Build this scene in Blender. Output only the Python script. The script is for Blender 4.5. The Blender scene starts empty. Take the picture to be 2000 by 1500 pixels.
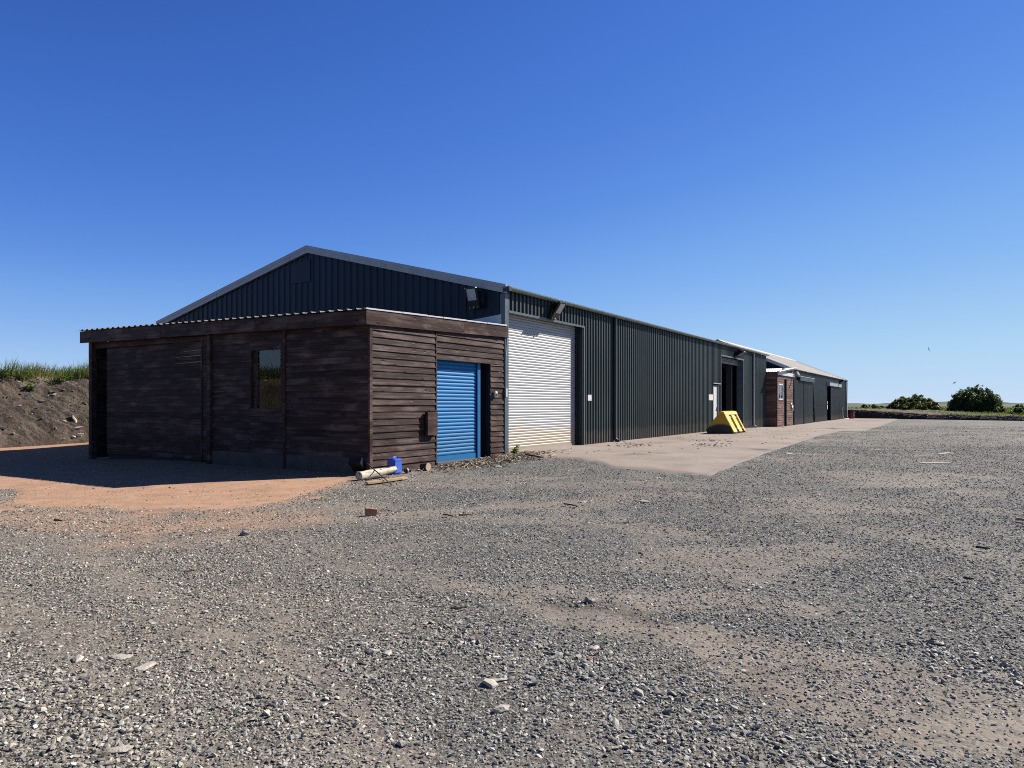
import bpy, math, random
import numpy as np
from mathutils import Matrix, Vector, Euler
random.seed(7)
RNG = np.random.default_rng(11)
SC = bpy.context.scene
COL = SC.collection
R = math.radians

# ------------------------------------------------------------------ frames
CAMZ = 1.3
C0 = Vector((-0.2, 18.59, 0.0))            # base of the warehouse's near corner
TH = math.atan2(0.8469, 0.5318)            # direction of its long side
UX, UY = math.cos(TH), math.sin(TH)
FR = Matrix.Translation(C0) @ Matrix.Rotation(TH, 4, 'Z')


def W(u, v, z=0.0):
    """building frame (u along the long side, v into the building) -> world"""
    return FR @ Vector((u, v, z))


def to_uv(x, y):
    dx, dy = x - C0.x, y - C0.y
    return dx * UX + dy * UY, -dx * UY + dy * UX


def sstep(a, b, x):
    t = np.clip((np.asarray(x, float) - a) / (b - a), 0, 1)   # b may be below a
    return t * t * (3 - 2 * t)


# ------------------------------------------------------------------ noise
_PERM = np.random.default_rng(3).random((256, 256))


def vnoise(x, y):
    x = np.asarray(x, float); y = np.asarray(y, float)
    xi = np.floor(x).astype(int); yi = np.floor(y).astype(int)
    fx = x - xi; fy = y - yi
    fx = fx * fx * (3 - 2 * fx); fy = fy * fy * (3 - 2 * fy)
    g = lambda i, j: _PERM[i & 255, j & 255]
    a = g(xi, yi) * (1 - fx) + g(xi + 1, yi) * fx
    b = g(xi, yi + 1) * (1 - fx) + g(xi + 1, yi + 1) * fx
    return a * (1 - fy) + b * fy


def fbm(x, y, o=4):
    s = 0; a = .5; t = 0
    for i in range(o):
        s = s + a * vnoise(x * 2 ** i + 17.3 * i, y * 2 ** i + 5.1 * i); t += a; a *= .5
    return s / t


def zg(x, y):
    """height of the yard"""
    x = np.asarray(x, float); y = np.asarray(y, float)
    u, v = to_uv(x, y)
    up = sstep(-4.5, 1.0, u) * (1 - sstep(20, 33, u)) * (1 - sstep(2.5, 8, -v))
    und = (fbm(x * .35, y * .35, 3) - .5) * .05
    near = 1 - sstep(30, 60, y)
    left = sstep(-7, -14, x) * sstep(15, 23, y) * .2
    return -0.12 + 0.12 * up - left + und * near * (1 - up * .9)


def zg1(x, y):
    return float(zg(np.array([x]), np.array([y]))[0])


def gp(px, py):
    """a spot on the yard, surveyed from the photograph (level -0.12)"""
    Y = (CAMZ + .12) * 1387 / (py - 790)
    return ((px - 1000) / 1387 * Y, Y)


# ------------------------------------------------------------------ object helpers
class MB:
    def __init__(s):
        s.v = []; s.f = []; s.sm = []; s.mi = []; s.m = 0

    def add(s, vs, fs, smooth=False):
        b = len(s.v)
        s.v += [tuple(p) for p in vs]
        for f in fs:
            s.f.append([b + i for i in f]); s.sm.append(smooth); s.mi.append(s.m)

    def box(s, x0, x1, y0, y1, z0, z1):
        s.add([(x0, y0, z0), (x1, y0, z0), (x1, y1, z0), (x0, y1, z0), (x0, y0, z1), (x1, y0, z1), (x1, y1, z1), (x0, y1, z1)],
              [(0, 3, 2, 1), (4, 5, 6, 7), (0, 1, 5, 4), (1, 2, 6, 5), (2, 3, 7, 6), (3, 0, 4, 7)])

    def obox(s, c, sx, sy, sz, M=None):
        M = M or Matrix.Identity(3)
        vs = []
        for dz in (-.5, .5):
            for dx, dy in ((-.5, -.5), (.5, -.5), (.5, .5), (-.5, .5)):
                vs.append(Vector(c) + M @ Vector((dx * sx, dy * sy, dz * sz)))
        s.add(vs, [(0, 3, 2, 1), (4, 5, 6, 7), (0, 1, 5, 4), (1, 2, 6, 5), (2, 3, 7, 6), (3, 0, 4, 7)])

    def tube(s, pts, r, n=10, cap=True, smooth=True):
        pts = [Vector(p) for p in pts]
        rr = r if isinstance(r, (list, tuple)) else [r] * len(pts)
        rings = []
        prev = None
        for i, p in enumerate(pts):
            d = (pts[min(i + 1, len(pts) - 1)] - pts[max(i - 1, 0)])
            d = d.normalized() if d.length > 1e-9 else Vector((0, 0, 1))
            a = prev if prev is not None else (Vector((0, 0, 1)) if abs(d.z) < .9 else Vector((1, 0, 0)))
            x = d.cross(a)
            if x.length < 1e-6: x = d.cross(Vector((0, 1, .3)))
            x.normalize(); y = x.cross(d).normalized(); prev = y
            rings.append([p + (x * math.cos(t) + y * math.sin(t)) * rr[i] for t in [2 * math.pi * k / n for k in range(n)]])
        vs = [q for g in rings for q in g]
        fs = []
        for i in range(len(pts) - 1):
            for k in range(n):
                a = i * n + k; b = i * n + (k + 1) % n
                fs.append((a, a + n, b + n, b))
        s.add(vs, fs, smooth)
        if cap:
            s.add(rings[0], [tuple(range(n))]); s.add(rings[-1], [tuple(range(n))[::-1]])

    def prism(s, poly, y0, y1, ax='y'):
        """2D outline (a,z) pushed along y (or x)"""
        n = len(poly)
        P = (lambda a, z, t: (a, t, z)) if ax == 'y' else (lambda a, z, t: (t, a, z))
        vs = [P(a, z, y0) for a, z in poly] + [P(a, z, y1) for a, z in poly]
        fs = [tuple(range(n)), tuple(range(n, 2 * n))[::-1]] + [(i, i + n, (i + 1) % n + n, (i + 1) % n) for i in range(n)]
        s.add(vs, fs)

    def lathe(s, prof, n=24, c=(0, 0, 0)):
        vs = []
        for r, z in prof:
            for k in range(n):
                t = 2 * math.pi * k / n
                vs.append((c[0] + r * math.cos(t), c[1] + r * math.sin(t), c[2] + z))
        fs = []
        for i in range(len(prof) - 1):
            for k in range(n):
                a = i * n + k; b = i * n + (k + 1) % n
                fs.append((a, b, b + n, a + n))
        s.add(vs, fs, True)

    def build(s, name, mat, parent=None, bevel=0, loc=None, rot=None):
        me = bpy.data.meshes.new(name)
        me.from_pydata(s.v, [], s.f)
        me.polygons.foreach_set('use_smooth', s.sm)
        for m in (mat if isinstance(mat, (list, tuple)) else [mat]):
            me.materials.append(m)
        if isinstance(mat, (list, tuple)):
            me.polygons.foreach_set('material_index', s.mi)
        me.update()
        import bmesh
        bm = bmesh.new(); bm.from_mesh(me)
        bmesh.ops.remove_doubles(bm, verts=bm.verts, dist=1e-5) if bevel else None
        bmesh.ops.recalc_face_normals(bm, faces=bm.faces)
        if bevel:
            bmesh.ops.bevel(bm, geom=[e for e in bm.edges if len(e.link_faces) == 2 and e.calc_face_angle(0) > .6], offset=bevel, segments=2, affect='EDGES')
        bm.to_mesh(me); bm.free()
        o = bpy.data.objects.new(name, me)
        COL.objects.link(o)
        if parent is not None: o.parent = parent
        if loc is not None: o.location = loc
        if rot is not None: o.rotation_euler = rot
        return o


def np_mesh(name, verts, faces, mat, parent=None, attrs=None, colors=None, smooth=False):
    """verts (N,3), faces (M,k) arrays -> one mesh object"""
    me = bpy.data.meshes.new(name)
    verts = np.asarray(verts, np.float32); faces = np.asarray(faces, np.int32)
    n, k = faces.shape
    me.vertices.add(len(verts)); me.vertices.foreach_set('co', verts.ravel())
    me.loops.add(n * k); me.loops.foreach_set('vertex_index', faces.ravel())
    me.polygons.add(n); me.polygons.foreach_set('loop_start', np.arange(0, n * k, k, dtype=np.int32))
    me.polygons.foreach_set('loop_total', np.full(n, k, np.int32))
    me.polygons.foreach_set('use_smooth', np.full(n, smooth, bool))
    me.update(calc_edges=True)
    for nm, a in (attrs or {}).items():
        at = me.attributes.new(nm, 'FLOAT', 'POINT'); at.data.foreach_set('value', np.asarray(a, np.float32))
    if colors is not None:
        at = me.attributes.new('tint', 'FLOAT_COLOR', 'POINT')
        c = np.ones((len(verts), 4), np.float32); c[:, :3] = colors
        at.data.foreach_set('color', c.ravel())
    me.materials.append(mat)
    o = bpy.data.objects.new(name, me); COL.objects.link(o)
    if parent is not None: o.parent = parent
    return o


def tag(o, label, cat, group=None, kind=None):
    if label: o['label'] = label
    if cat: o['category'] = cat
    if group: o['group'] = group
    if kind: o['kind'] = kind
    return o


def thing(name, label, cat, loc=(0, 0, 0), rz=0.0, group=None):
    o = bpy.data.objects.new(name, None); COL.objects.link(o)
    o.empty_display_size = .3
    o.location = loc; o.rotation_euler = (0, 0, rz)
    return tag(o, label, cat, group)


def bthing(name, label, cat, u=0, v=0, z=0, group=None):
    return thing(name, label, cat, W(u, v, z), TH, group)


def copy_tree(o, parent=None):
    c = o.copy(); COL.objects.link(c)
    if parent is not None: c.parent = parent
    for ch in list(o.children): copy_tree(ch, c)
    return c


# ------------------------------------------------------------------ materials
ALB = .7            # one calibration of every painted and earthy base colour to the exposure


class NT:
    def __init__(s, name):
        s.mat = bpy.data.materials.new(name); s.mat.use_nodes = True
        s.t = s.mat.node_tree
        s.b = s.t.nodes['Principled BSDF']
        s.out = s.t.nodes['Material Output']

    def n(s, ty, **kw):
        nd = s.t.nodes.new(ty)
        for k, val in kw.items():
            if k.startswith('_'): setattr(nd, k[1:], val)
            else: nd.inputs[k.replace('__', ' ')].default_value = val
        return nd

    def l(s, a, b): s.t.links.new(a, b)

    def coord(s, scale=(1, 1, 1), rot=(0, 0, 0), src='Object'):
        tc = s.n('ShaderNodeTexCoord'); mp = s.n('ShaderNodeMapping')
        mp.inputs['Scale'].default_value = scale; mp.inputs['Rotation'].default_value = rot
        s.l(tc.outputs[src], mp.inputs['Vector']); return mp.outputs['Vector']

    def noise(s, vec, scale, detail=4, rough=.55, dist=0):
        nd = s.n('ShaderNodeTexNoise', Scale=scale, Detail=detail, Roughness=rough, Distortion=dist)
        s.l(vec, nd.inputs['Vector']); return nd.outputs['Fac']

    def ramp(s, fac, stops):
        nd = s.n('ShaderNodeValToRGB'); cr = nd.color_ramp
        while len(cr.elements) > 1: cr.elements.remove(cr.elements[-1])
        cr.elements[0].position = stops[0][0]; cr.elements[0].color = c4(stops[0][1])
        for p, c in stops[1:]:
            e = cr.elements.new(p); e.color = c4(c)
        s.l(fac, nd.inputs['Fac']); return nd.outputs['Color']

    def mix(s, fac, a, b, mode='MIX'):
        nd = s.n('ShaderNodeMix'); nd.data_type = 'RGBA'; nd.blend_type = mode
        for sock, val in ((nd.inputs[0], fac), (nd.inputs[6], a), (nd.inputs[7], b)):
            if hasattr(val, 'is_linked'): s.l(val, sock)
            elif isinstance(val, (int, float)): sock.default_value = val
            else: sock.default_value = c4(val)
        return nd.outputs[2]

    def math(s, op, a, b=0.0, clamp=False):
        nd = s.n('ShaderNodeMath'); nd.operation = op; nd.use_clamp = clamp
        for sock, val in ((nd.inputs[0], a), (nd.inputs[1], b)):
            if hasattr(val, 'is_linked'): s.l(val, sock)
            else: sock.default_value = val
        return nd.outputs[0]

    def attr(s, nm, out='Fac'):
        nd = s.n('ShaderNodeAttribute'); nd.attribute_name = nm; return nd.outputs[out]

    def bump(s, h, strength=.3, dist=.01, normal=None):
        nd = s.n('ShaderNodeBump', Strength=strength, Distance=dist)
        s.l(h, nd.inputs['Height'])
        if normal is not None: s.l(normal, nd.inputs['Normal'])
        return nd.outputs['Normal']

    def set(s, **kw):
        if 'color' in kw and hasattr(kw['color'], 'is_linked'):
            kw['color'] = s.mix(1.0, kw['color'], (ALB, ALB, ALB), 'MULTIPLY')
        for k, val in kw.items():
            sock = s.b.inputs[{'color': 'Base Color', 'rough': 'Roughness', 'metal': 'Metallic', 'normal': 'Normal', 'spec': 'Specular IOR Level'}.get(k, k)]
            if hasattr(val, 'is_linked'): s.l(val, sock)
            elif isinstance(val, (tuple, list)): sock.default_value = c4(val)
            else: sock.default_value = val
        return s.mat


def c4(c):
    return (c, c, c, 1) if isinstance(c, (int, float)) else (tuple(c) + (1,))[:4]


def simple(name, base, rough=.5, metal=0, var=.25, scale=6, bump=0, spec=.5, stretch=(1, 1, 1)):
    m = NT(name); v = m.coord(stretch)
    f = m.noise(v, scale, 5, .6)
    lo = tuple(x * (1 - var) for x in base); hi = tuple(min(1, x * (1 + var)) for x in base)
    col = m.ramp(f, [(.3, lo), (.7, hi)])
    kw = dict(color=col, rough=m.math('ADD', m.math('MULTIPLY', f, .2), rough - .1), metal=metal, spec=spec)
    if bump: kw['normal'] = m.bump(m.noise(v, scale * 8, 3), bump, .01)
    return m.set(**kw)


def cladding(name, base, dirtz=.5):
    m = NT(name); v = m.coord()
    big = m.noise(v, .5, 4); streak = m.noise(m.coord((5, 5, .25)), 1.0, 4)
    col = m.ramp(big, [(.3, tuple(x * .8 for x in base)), (.7, tuple(x * 1.2 for x in base))])
    col = m.mix(m.math('MULTIPLY', m.ramp(streak, [(.6, 0), (.78, 1)]), .22), col, (.13, .14, .14))
    sx = m.n('ShaderNodeSeparateXYZ'); m.l(v, sx.inputs[0])
    wn = m.n('ShaderNodeTexWhiteNoise'); wn.noise_dimensions = '1D'
    m.l(m.math('FLOOR', m.math('ADD', sx.outputs[0], sx.outputs[1])), wn.inputs['W'])
    tn = m.math('ADD', m.math('MULTIPLY', wn.outputs['Value'], .22), .89)
    cb = m.n('ShaderNodeCombineColor')
    for i in range(3): m.l(tn, cb.inputs[i])
    col = m.mix(1.0, col, cb.outputs[0], 'MULTIPLY')
    kn = m.noise(m.coord((6, 6, 2.2)), 1.0, 5, .6)
    col = m.mix(m.math('MULTIPLY', m.ramp(kn, [(.7, 0), (.74, 1)]), .5), col, (.2, .2, .2))
    # splashed dust along the foot of the sheets
    h = m.math('ADD', sx.outputs[2], m.math('MULTIPLY', m.noise(v, 2.5, 4), -.7))
    foot = m.ramp(h, [(0.0, 1), (dirtz, 0)])
    col = m.mix(m.math('MULTIPLY', foot, .35), col, (.2, .165, .13))
    return m.set(color=col, rough=m.math('ADD', m.math('MULTIPLY', streak, .25), .34), spec=.25,
                 normal=m.bump(m.noise(m.coord((1, 1, .5)), 1.6, 3), .35, .05))


def boards(name, axis, base, sheen):
    """stained sawn boards, grain along local x or y; a little different on every board"""
    m = NT(name)
    st = (.35, 6, 6) if axis == 'x' else (6, .35, 6)
    isl = m.n('ShaderNodeNewGeometry').outputs['Random Per Island']
    tc = m.n('ShaderNodeTexCoord'); ad = m.n('ShaderNodeVectorMath'); ad.operation = 'ADD'
    sc = m.n('ShaderNodeVectorMath'); sc.operation = 'SCALE'; sc.inputs[0].default_value = (37, 29, 13)
    m.l(isl, sc.inputs['Scale']); m.l(tc.outputs['Object'], ad.inputs[0]); m.l(sc.outputs[0], ad.inputs[1])
    mp = m.n('ShaderNodeMapping'); mp.inputs['Scale'].default_value = st; m.l(ad.outputs[0], mp.inputs['Vector'])
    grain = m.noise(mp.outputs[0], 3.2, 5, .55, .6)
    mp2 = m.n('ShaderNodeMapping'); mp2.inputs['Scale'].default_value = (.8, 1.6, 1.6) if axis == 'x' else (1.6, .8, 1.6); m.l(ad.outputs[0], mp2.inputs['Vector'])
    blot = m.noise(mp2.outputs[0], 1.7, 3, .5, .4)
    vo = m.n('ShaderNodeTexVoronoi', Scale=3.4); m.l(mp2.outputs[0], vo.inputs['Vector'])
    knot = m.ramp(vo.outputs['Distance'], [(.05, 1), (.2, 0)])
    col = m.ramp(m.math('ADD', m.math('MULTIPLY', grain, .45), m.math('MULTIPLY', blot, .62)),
                 [(.34, tuple(x * .7 for x in base)), (.52, base), (.64, tuple(.6 * x + .4 * y for x, y in zip(base, sheen))), (.78, sheen)])  # pale blotches put the boards' patchy sheen into the colour
    col = m.mix(m.math('MULTIPLY', m.math('SUBTRACT', isl, .5), .35), col, (.02, .014, .012))
    tone = m.math('ADD', m.math('MULTIPLY', isl, .75), .62)
    cm = m.n('ShaderNodeCombineColor')
    for i in range(3): m.l(tone, cm.inputs[i])
    col = m.mix(1.0, col, cm.outputs[0], 'MULTIPLY')
    col = m.mix(m.math('MULTIPLY', knot, .8), col, tuple(x * .25 for x in base))
    h = m.math('ADD', m.math('MULTIPLY', grain, .5), m.math('ADD', m.math('MULTIPLY', blot, .9), m.math('MULTIPLY', knot, -.6)))
    return m.set(color=col, rough=m.math('ADD', m.math('MULTIPLY', blot, .25), .45), spec=.07, normal=m.bump(h, .7, .02))


def shutter(name, base, metal, rough, stain=None, spec=.5):
    m = NT(name); v = m.coord()
    f = m.noise(m.coord((.6, 1, 5)), 2, 4)
    col = m.ramp(f, [(.3, tuple(x * .85 for x in base)), (.7, tuple(min(1, x * 1.1) for x in base))])
    if stain:
        sx = m.n('ShaderNodeSeparateXYZ'); m.l(v, sx.inputs[0])
        h = m.math('ADD', sx.outputs[2], m.math('MULTIPLY', m.noise(m.coord((1, 1, .3)), 1.5, 4), -.9))
        col = m.mix(m.math('MULTIPLY', m.ramp(h, [(-.25, 1), (.35, 0)]), .6), col, stain)
    return m.set(color=col, metal=metal, spec=spec, rough=m.math('ADD', m.math('MULTIPLY', f, .15), rough))


def leafy(name, trans=.35):
    m = NT(name)
    col = m.attr('tint', 'Color')
    m.set(color=col, rough=.55, spec=.3)
    tr = m.n('ShaderNodeBsdfTranslucent'); m.l(m.mix(1.0, col, (1.1, 1.2, .45), 'MULTIPLY'), tr.inputs['Color'])
    mx = m.n('ShaderNodeMixShader'); mx.inputs[0].default_value = trans
    m.l(m.b.outputs[0], mx.inputs[1]); m.l(tr.outputs[0], mx.inputs[2]); m.l(mx.outputs[0], m.out.inputs[0])
    return m.mat


M = {}
WOOD1, WOOD2 = (.062, .04, .035), (.25, .19, .168)  # second tone is the painted sheen of the pale blotches
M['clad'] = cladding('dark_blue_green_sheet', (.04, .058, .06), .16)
M['clad_shade'] = cladding('shaded_blue_green_sheet', (.008, .02, .042), .01)  # same cladding, darkened and blued for the shade on the gables
M['clad_far'] = cladding('dark_green_sheet', (.036, .052, .056), .14)
M['trim'] = simple('grey_flashing', (.46, .47, .48), .4, 0, .12, 3)
M['corner'] = simple('blue_green_flashing', (.09, .13, .145), .4, 0, .15, 3)
M['gutter'] = simple('grey_green_gutter', (.2, .26, .25), .4, 0, .15, 2, stretch=(1, 1, 1))
M['darkmetal'] = simple('dark_painted_steel', (.02, .028, .033), .45, 0, .2)
M['inside'] = simple('dark_backing_sheet', (.03, .03, .032), .8, 0, .2)  # dark sheet added behind boards and openings to keep light out
M['steel'] = simple('grey_portal_steel', (.04, .04, .045), .6, 0, .2)
M['silver'] = shutter('galvanised_slats', (.44, .46, .475), .2, .4, (.55, .42, .28))
M['blue'] = shutter('blue_slats', (.014, .2, .5), 0, .45, (.03, .17, .36), spec=.18)
M['bluedark'] = simple('blue_painted_guide', (.012, .17, .44), .5, 0, .1, spec=.18)
M['galv'] = simple('galvanised_steel', (.5, .52, .54), .4, .4, .12)
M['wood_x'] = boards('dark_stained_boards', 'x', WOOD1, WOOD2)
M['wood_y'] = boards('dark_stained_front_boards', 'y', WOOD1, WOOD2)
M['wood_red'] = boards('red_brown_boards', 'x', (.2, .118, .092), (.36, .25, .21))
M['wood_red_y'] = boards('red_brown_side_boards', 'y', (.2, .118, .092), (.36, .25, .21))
M['rawwood'] = simple('bare_sawn_timber', (.42, .3, .18), .7, 0, .3, 9, .3, stretch=(1, .3, 1))
M['plinth'] = simple('stained_concrete', (.1, .085, .072), .85, 0, .35, 2.5, .4)
M['white'] = simple('white_paint', (.75, .76, .76), .45, 0, .08, 3)
M['whitepl'] = simple('white_plastic', (.78, .79, .8), .4, 0, .06, 3)
M['roof_sheet'] = simple('galvanised_roof_sheet', (.17, .18, .19), .45, .1, .2, 1.5)
M['whitesheet'] = simple('white_roof_sheet', (.66, .67, .68), .4, 0, .12, 1.2)
M['black'] = simple('black_plastic', (.012, .012, .013), .45, 0, .2)
M['blackiron'] = simple('black_cast_housing', (.016, .017, .02), .4, 0, .2)
M['bluepl'] = simple('blue_plastic', (.07, .17, .72), .4, 0, .12, 4)
M['reflector'] = simple('aluminium_reflector', (.6, .62, .62), .25, .6, .1)
M['lens'] = simple('pale_lamp_lens', (.6, .63, .62), .2, 0, .12, 5)
M['hose'] = simple('pale_hose', (.6, .6, .56), .5, 0, .1)
M['red'] = simple('red_drum_paint', (.35, .03, .035), .4, 0, .25, 3)
M['rust'] = simple('dark_rusty_steel', (.035, .028, .026), .6, 0, .4, 8)
M['brick'] = simple('red_brick', (.42, .19, .12), .85, 0, .25, 14, .5)
M['palestone'] = simple('pale_stone', (.5, .46, .4), .8, 0, .25, 8, .6)
M['greystone'] = simple('grey_stone', (.28, .275, .27), .8, 0, .3, 8, .6)
M['gull'] = simple('grey_feathers', (.12, .12, .13), .7, 0, .3, 6)
M['paper'] = simple('white_card', (.72, .72, .7), .7, 0, .06)
M['crate'] = simple('pale_crate_board', (.42, .4, .37), .7, 0, .1)
M['bark'] = simple('brown_bark', (.07, .05, .035), .85, 0, .4, 10, .6)
M['leaf'] = leafy('foliage')
M['grass'] = leafy('grass_blades', .4)


def m_glass():
    m = NT('window_glass')
    return m.set(color=(.9, .95, .95), rough=.0, **{'Transmission Weight': 1.0, 'IOR': 1.33})


M['glass'] = m_glass()


def m_bucket():
    m = NT('worn_yellow_paint'); v = m.coord()
    f = m.noise(v, 3, 6, .65)
    col = m.ramp(f, [(.35, (.8, .46, .02)), (.6, (.95, .62, .05))])
    wear = m.noise(m.coord((1, 1, 1)), 7, 6, .7)
    col = m.mix(m.ramp(wear, [(.62, 0), (.7, .8)]), col, (.12, .07, .04))
    return m.set(color=col, rough=.42)


def m_bucket_side():
    m = NT('yellow_paint_worn_to_steel'); v = m.coord()
    sx = m.n('ShaderNodeSeparateXYZ'); m.l(v, sx.inputs[0])
    f = m.noise(v, 3, 5, .6)
    col = m.ramp(f, [(.35, (.7, .38, .02)), (.65, (.85, .52, .04))])
    # worn edge: rises in a low arch over the middle of the plate
    y = m.math('SUBTRACT', sx.outputs[1], .55)
    arch = m.math('SUBTRACT', .42, m.math('MULTIPLY', m.math('MULTIPLY', y, y), .55))
    h = m.math('ADD', m.math('SUBTRACT', sx.outputs[2], arch), m.math('MULTIPLY', m.noise(v, 4, 5, .6), .12))
    col = m.mix(m.ramp(h, [(.03, 1), (.1, 0)]), col, (.03, .03, .034))
    return m.set(color=col, rough=.45)


M['bucket'] = m_bucket(); M['bucket_side'] = m_bucket_side()


def m_birch():
    m = NT('birch_bark'); v = m.coord()
    f = m.noise(m.coord((2, 14, 14)), 1.6, 5, .65)
    col = m.ramp(f, [(.35, (.35, .27, .18)), (.5, (.66, .58, .45)), (.7, (.74, .68, .56))])
    vo = m.n('ShaderNodeTexVoronoi', Scale=6); m.l(v, vo.inputs['Vector'])
    col = m.mix(m.ramp(vo.outputs['Distance'], [(.1, 1), (.22, 0)]), col, (.06, .045, .04))
    return m.set(color=col, rough=.75, normal=m.bump(f, .5, .02))


M['birch'] = m_birch()


def m_asbestos():
    m = NT('weathered_fibre_cement'); v = m.coord()
    f = m.noise(m.coord((1, .25, .25)), 1.2, 6, .65)
    col = m.ramp(f, [(.3, (.27, .24, .21)), (.52, (.5, .48, .45)), (.7, (.78, .77, .74))])
    return m.set(color=col, rough=.8, normal=m.bump(m.noise(v, 14, 3), .3, .02))


M['asbestos'] = m_asbestos()


def m_ground():
    m = NT('gravel_yard'); v = m.coord()
    dirt = m.attr('dirt'); soil = m.attr('soil'); damp = m.attr('damp'); bluish = m.attr('bluish')
    grass = m.attr('field')

    def cells(scale, rnd=1):
        vo = m.n('ShaderNodeTexVoronoi', Scale=scale); m.l(v, vo.inputs['Vector']); return vo
    v1 = cells(62); v2 = cells(27)
    s1 = m.n('ShaderNodeSeparateColor'); m.l(v1.outputs['Color'], s1.inputs[0])
    s2 = m.n('ShaderNodeSeparateColor'); m.l(v2.outputs['Color'], s2.inputs[0])
    g1 = m.ramp(s1.outputs[0], [(0, (.05, .05, .05)), (.45, (.215, .208, .2)), (.8, (.4, .39, .37)), (1, (.7, .68, .65))])
    g2 = m.ramp(s2.outputs[1], [(0, (.045, .046, .047)), (.5, (.215, .21, .2)), (1, (.56, .55, .52))])
    sel = m.ramp(m.noise(v, 9, 3), [(.45, 0), (.55, 1)])
    gr = m.mix(m.math('MULTIPLY', sel, .7), g1, g2)
    gr = m.mix(m.math('MULTIPLY', m.ramp(v1.outputs['Distance'], [(.35, 0), (.7, 1)]), .55), gr, (.07, .068, .066))
    tint = m.mix(bluish, (.92, .87, .8), (.7, .72, .705))
    gr = m.mix(1.0, gr, tint, 'MULTIPLY')
    fine = m.noise(v, 120, 2, .7); mid = m.noise(v, 3.0, 5, .65)
    du = m.ramp(m.math('ADD', m.math('MULTIPLY', fine, .5), m.math('MULTIPLY', mid, .5)),
                [(.32, (.135, .114, .095)), (.5, (.262, .226, .19)), (.68, (.395, .35, .3))])
    so = m.ramp(m.math('ADD', m.math('MULTIPLY', fine, .45), m.math('MULTIPLY', mid, .55)),
                [(.32, (.33, .18, .105)), (.5, (.45, .28, .185)), (.66, (.54, .36, .25))])
    # stones poke through the dirt
    poke = m.ramp(s2.outputs[0], [(.55, 1), (.75, 0)])
    dm = m.math('MULTIPLY', dirt, m.math('ADD', m.math('MULTIPLY', poke, .6), .42), True)
    col = m.mix(dm, gr, du)
    col = m.mix(m.math('MULTIPLY', soil, m.math('ADD', m.math('MULTIPLY', poke, .15), .87), True), col, so)
    col = m.mix(m.math('MULTIPLY', damp, .75), col, (.07, .05, .04))
    fl = m.ramp(m.noise(v, .012, 4), [(.35, (.05, .075, .03)), (.55, (.085, .105, .05)), (.7, (.16, .15, .09))])
    col = m.mix(grass, col, fl)
    hh = m.math('ADD', m.math('MULTIPLY', v1.outputs['Distance'], -.6), m.math('ADD', m.math('MULTIPLY', v2.outputs['Distance'], -.8), m.math('MULTIPLY', fine, .35)))
    flat = m.math('SUBTRACT', 1.0, m.math('MULTIPLY', m.math('MAXIMUM', dirt, soil), .72))
    h = m.math('ADD', m.math('MULTIPLY', hh, flat), m.math('MULTIPLY', mid, .8))
    return m.set(color=col, rough=.9, spec=.25, normal=m.bump(h, .9, .014))


M['ground'] = m_ground()


def m_concrete():
    m = NT('dusty_concrete'); v = m.coord()
    a = m.noise(v, .55, 6, .65); b = m.noise(v, 9, 5, .7); c = m.noise(v, 90, 2, .7)
    col = m.ramp(m.math('ADD', m.math('MULTIPLY', a, .55), m.math('ADD', m.math('MULTIPLY', b, .3), m.math('MULTIPLY', c, .18))),
                 [(.36, (.2, .165, .137)), (.5, (.315, .268, .235)), (.66, (.4, .35, .315))])
    st = m.noise(m.coord((1, 2.2, 1)), 1.1, 5, .6, .5)
    col = m.mix(m.math('MULTIPLY', m.ramp(st, [(.66, 0), (.74, 1)]), .5), col, (.1, .085, .075))
    col = m.mix(m.math('MULTIPLY', m.attr('oil'), m.ramp(b, [(.3, .4), (.55, 1)])), col, (.05, .043, .037))
    col = m.mix(m.math('MULTIPLY', m.attr('edge'), m.ramp(b, [(.35, .2), (.6, 1)])), col, (.2, .19, .18))
    return m.set(color=col, rough=.88, spec=.2, normal=m.bump(m.math('ADD', b, c), .5, .006))


M['concrete'] = m_concrete()


def m_soilbank(name, lo, mid_, hi, top):
    m = NT(name); v = m.coord()
    a = m.noise(v, .9, 6, .7); b = m.noise(v, 9, 5, .75)
    col = m.ramp(m.math('ADD', m.math('MULTIPLY', a, .5), m.math('MULTIPLY', b, .5)), [(.34, lo), (.5, mid_), (.68, hi)])
    col = m.mix(m.attr('top'), col, m.ramp(b, [(.3, tuple(x * .6 for x in top)), (.7, top)]))
    return m.set(color=col, rough=.95, spec=.15, normal=m.bump(m.math('ADD', m.math('MULTIPLY', a, 1.5), b), 1.0, .06))


M['bank'] = m_soilbank('dark_dug_earth', (.042, .034, .028), (.112, .091, .074), (.21, .175, .143), (.3, .24, .17))
M['bund'] = m_soilbank('black_earth', (.025, .02, .018), (.06, .05, .045), (.13, .11, .095), (.24, .19, .14))
m_ = NT('stone_chips')
m_.set(color=m_.attr('tint', 'Color'), rough=.8, spec=.3, normal=m_.bump(m_.noise(m_.coord(), 140, 3, .7), .4, .004))
M['stones'] = m_.mat
m_ = NT('wood_chips_mix'); M['chips'] = m_.set(color=m_.attr('tint', 'Color'), rough=.8)


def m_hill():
    m = NT('hazy_fields'); v = m.coord()
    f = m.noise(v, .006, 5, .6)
    col = m.ramp(f, [(.35, (.1, .14, .15)), (.5, (.15, .2, .19)), (.65, (.24, .28, .25))])  # bluish distance haze is mixed into these field colours
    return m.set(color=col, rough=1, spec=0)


M['hill'] = m_hill()

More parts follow.
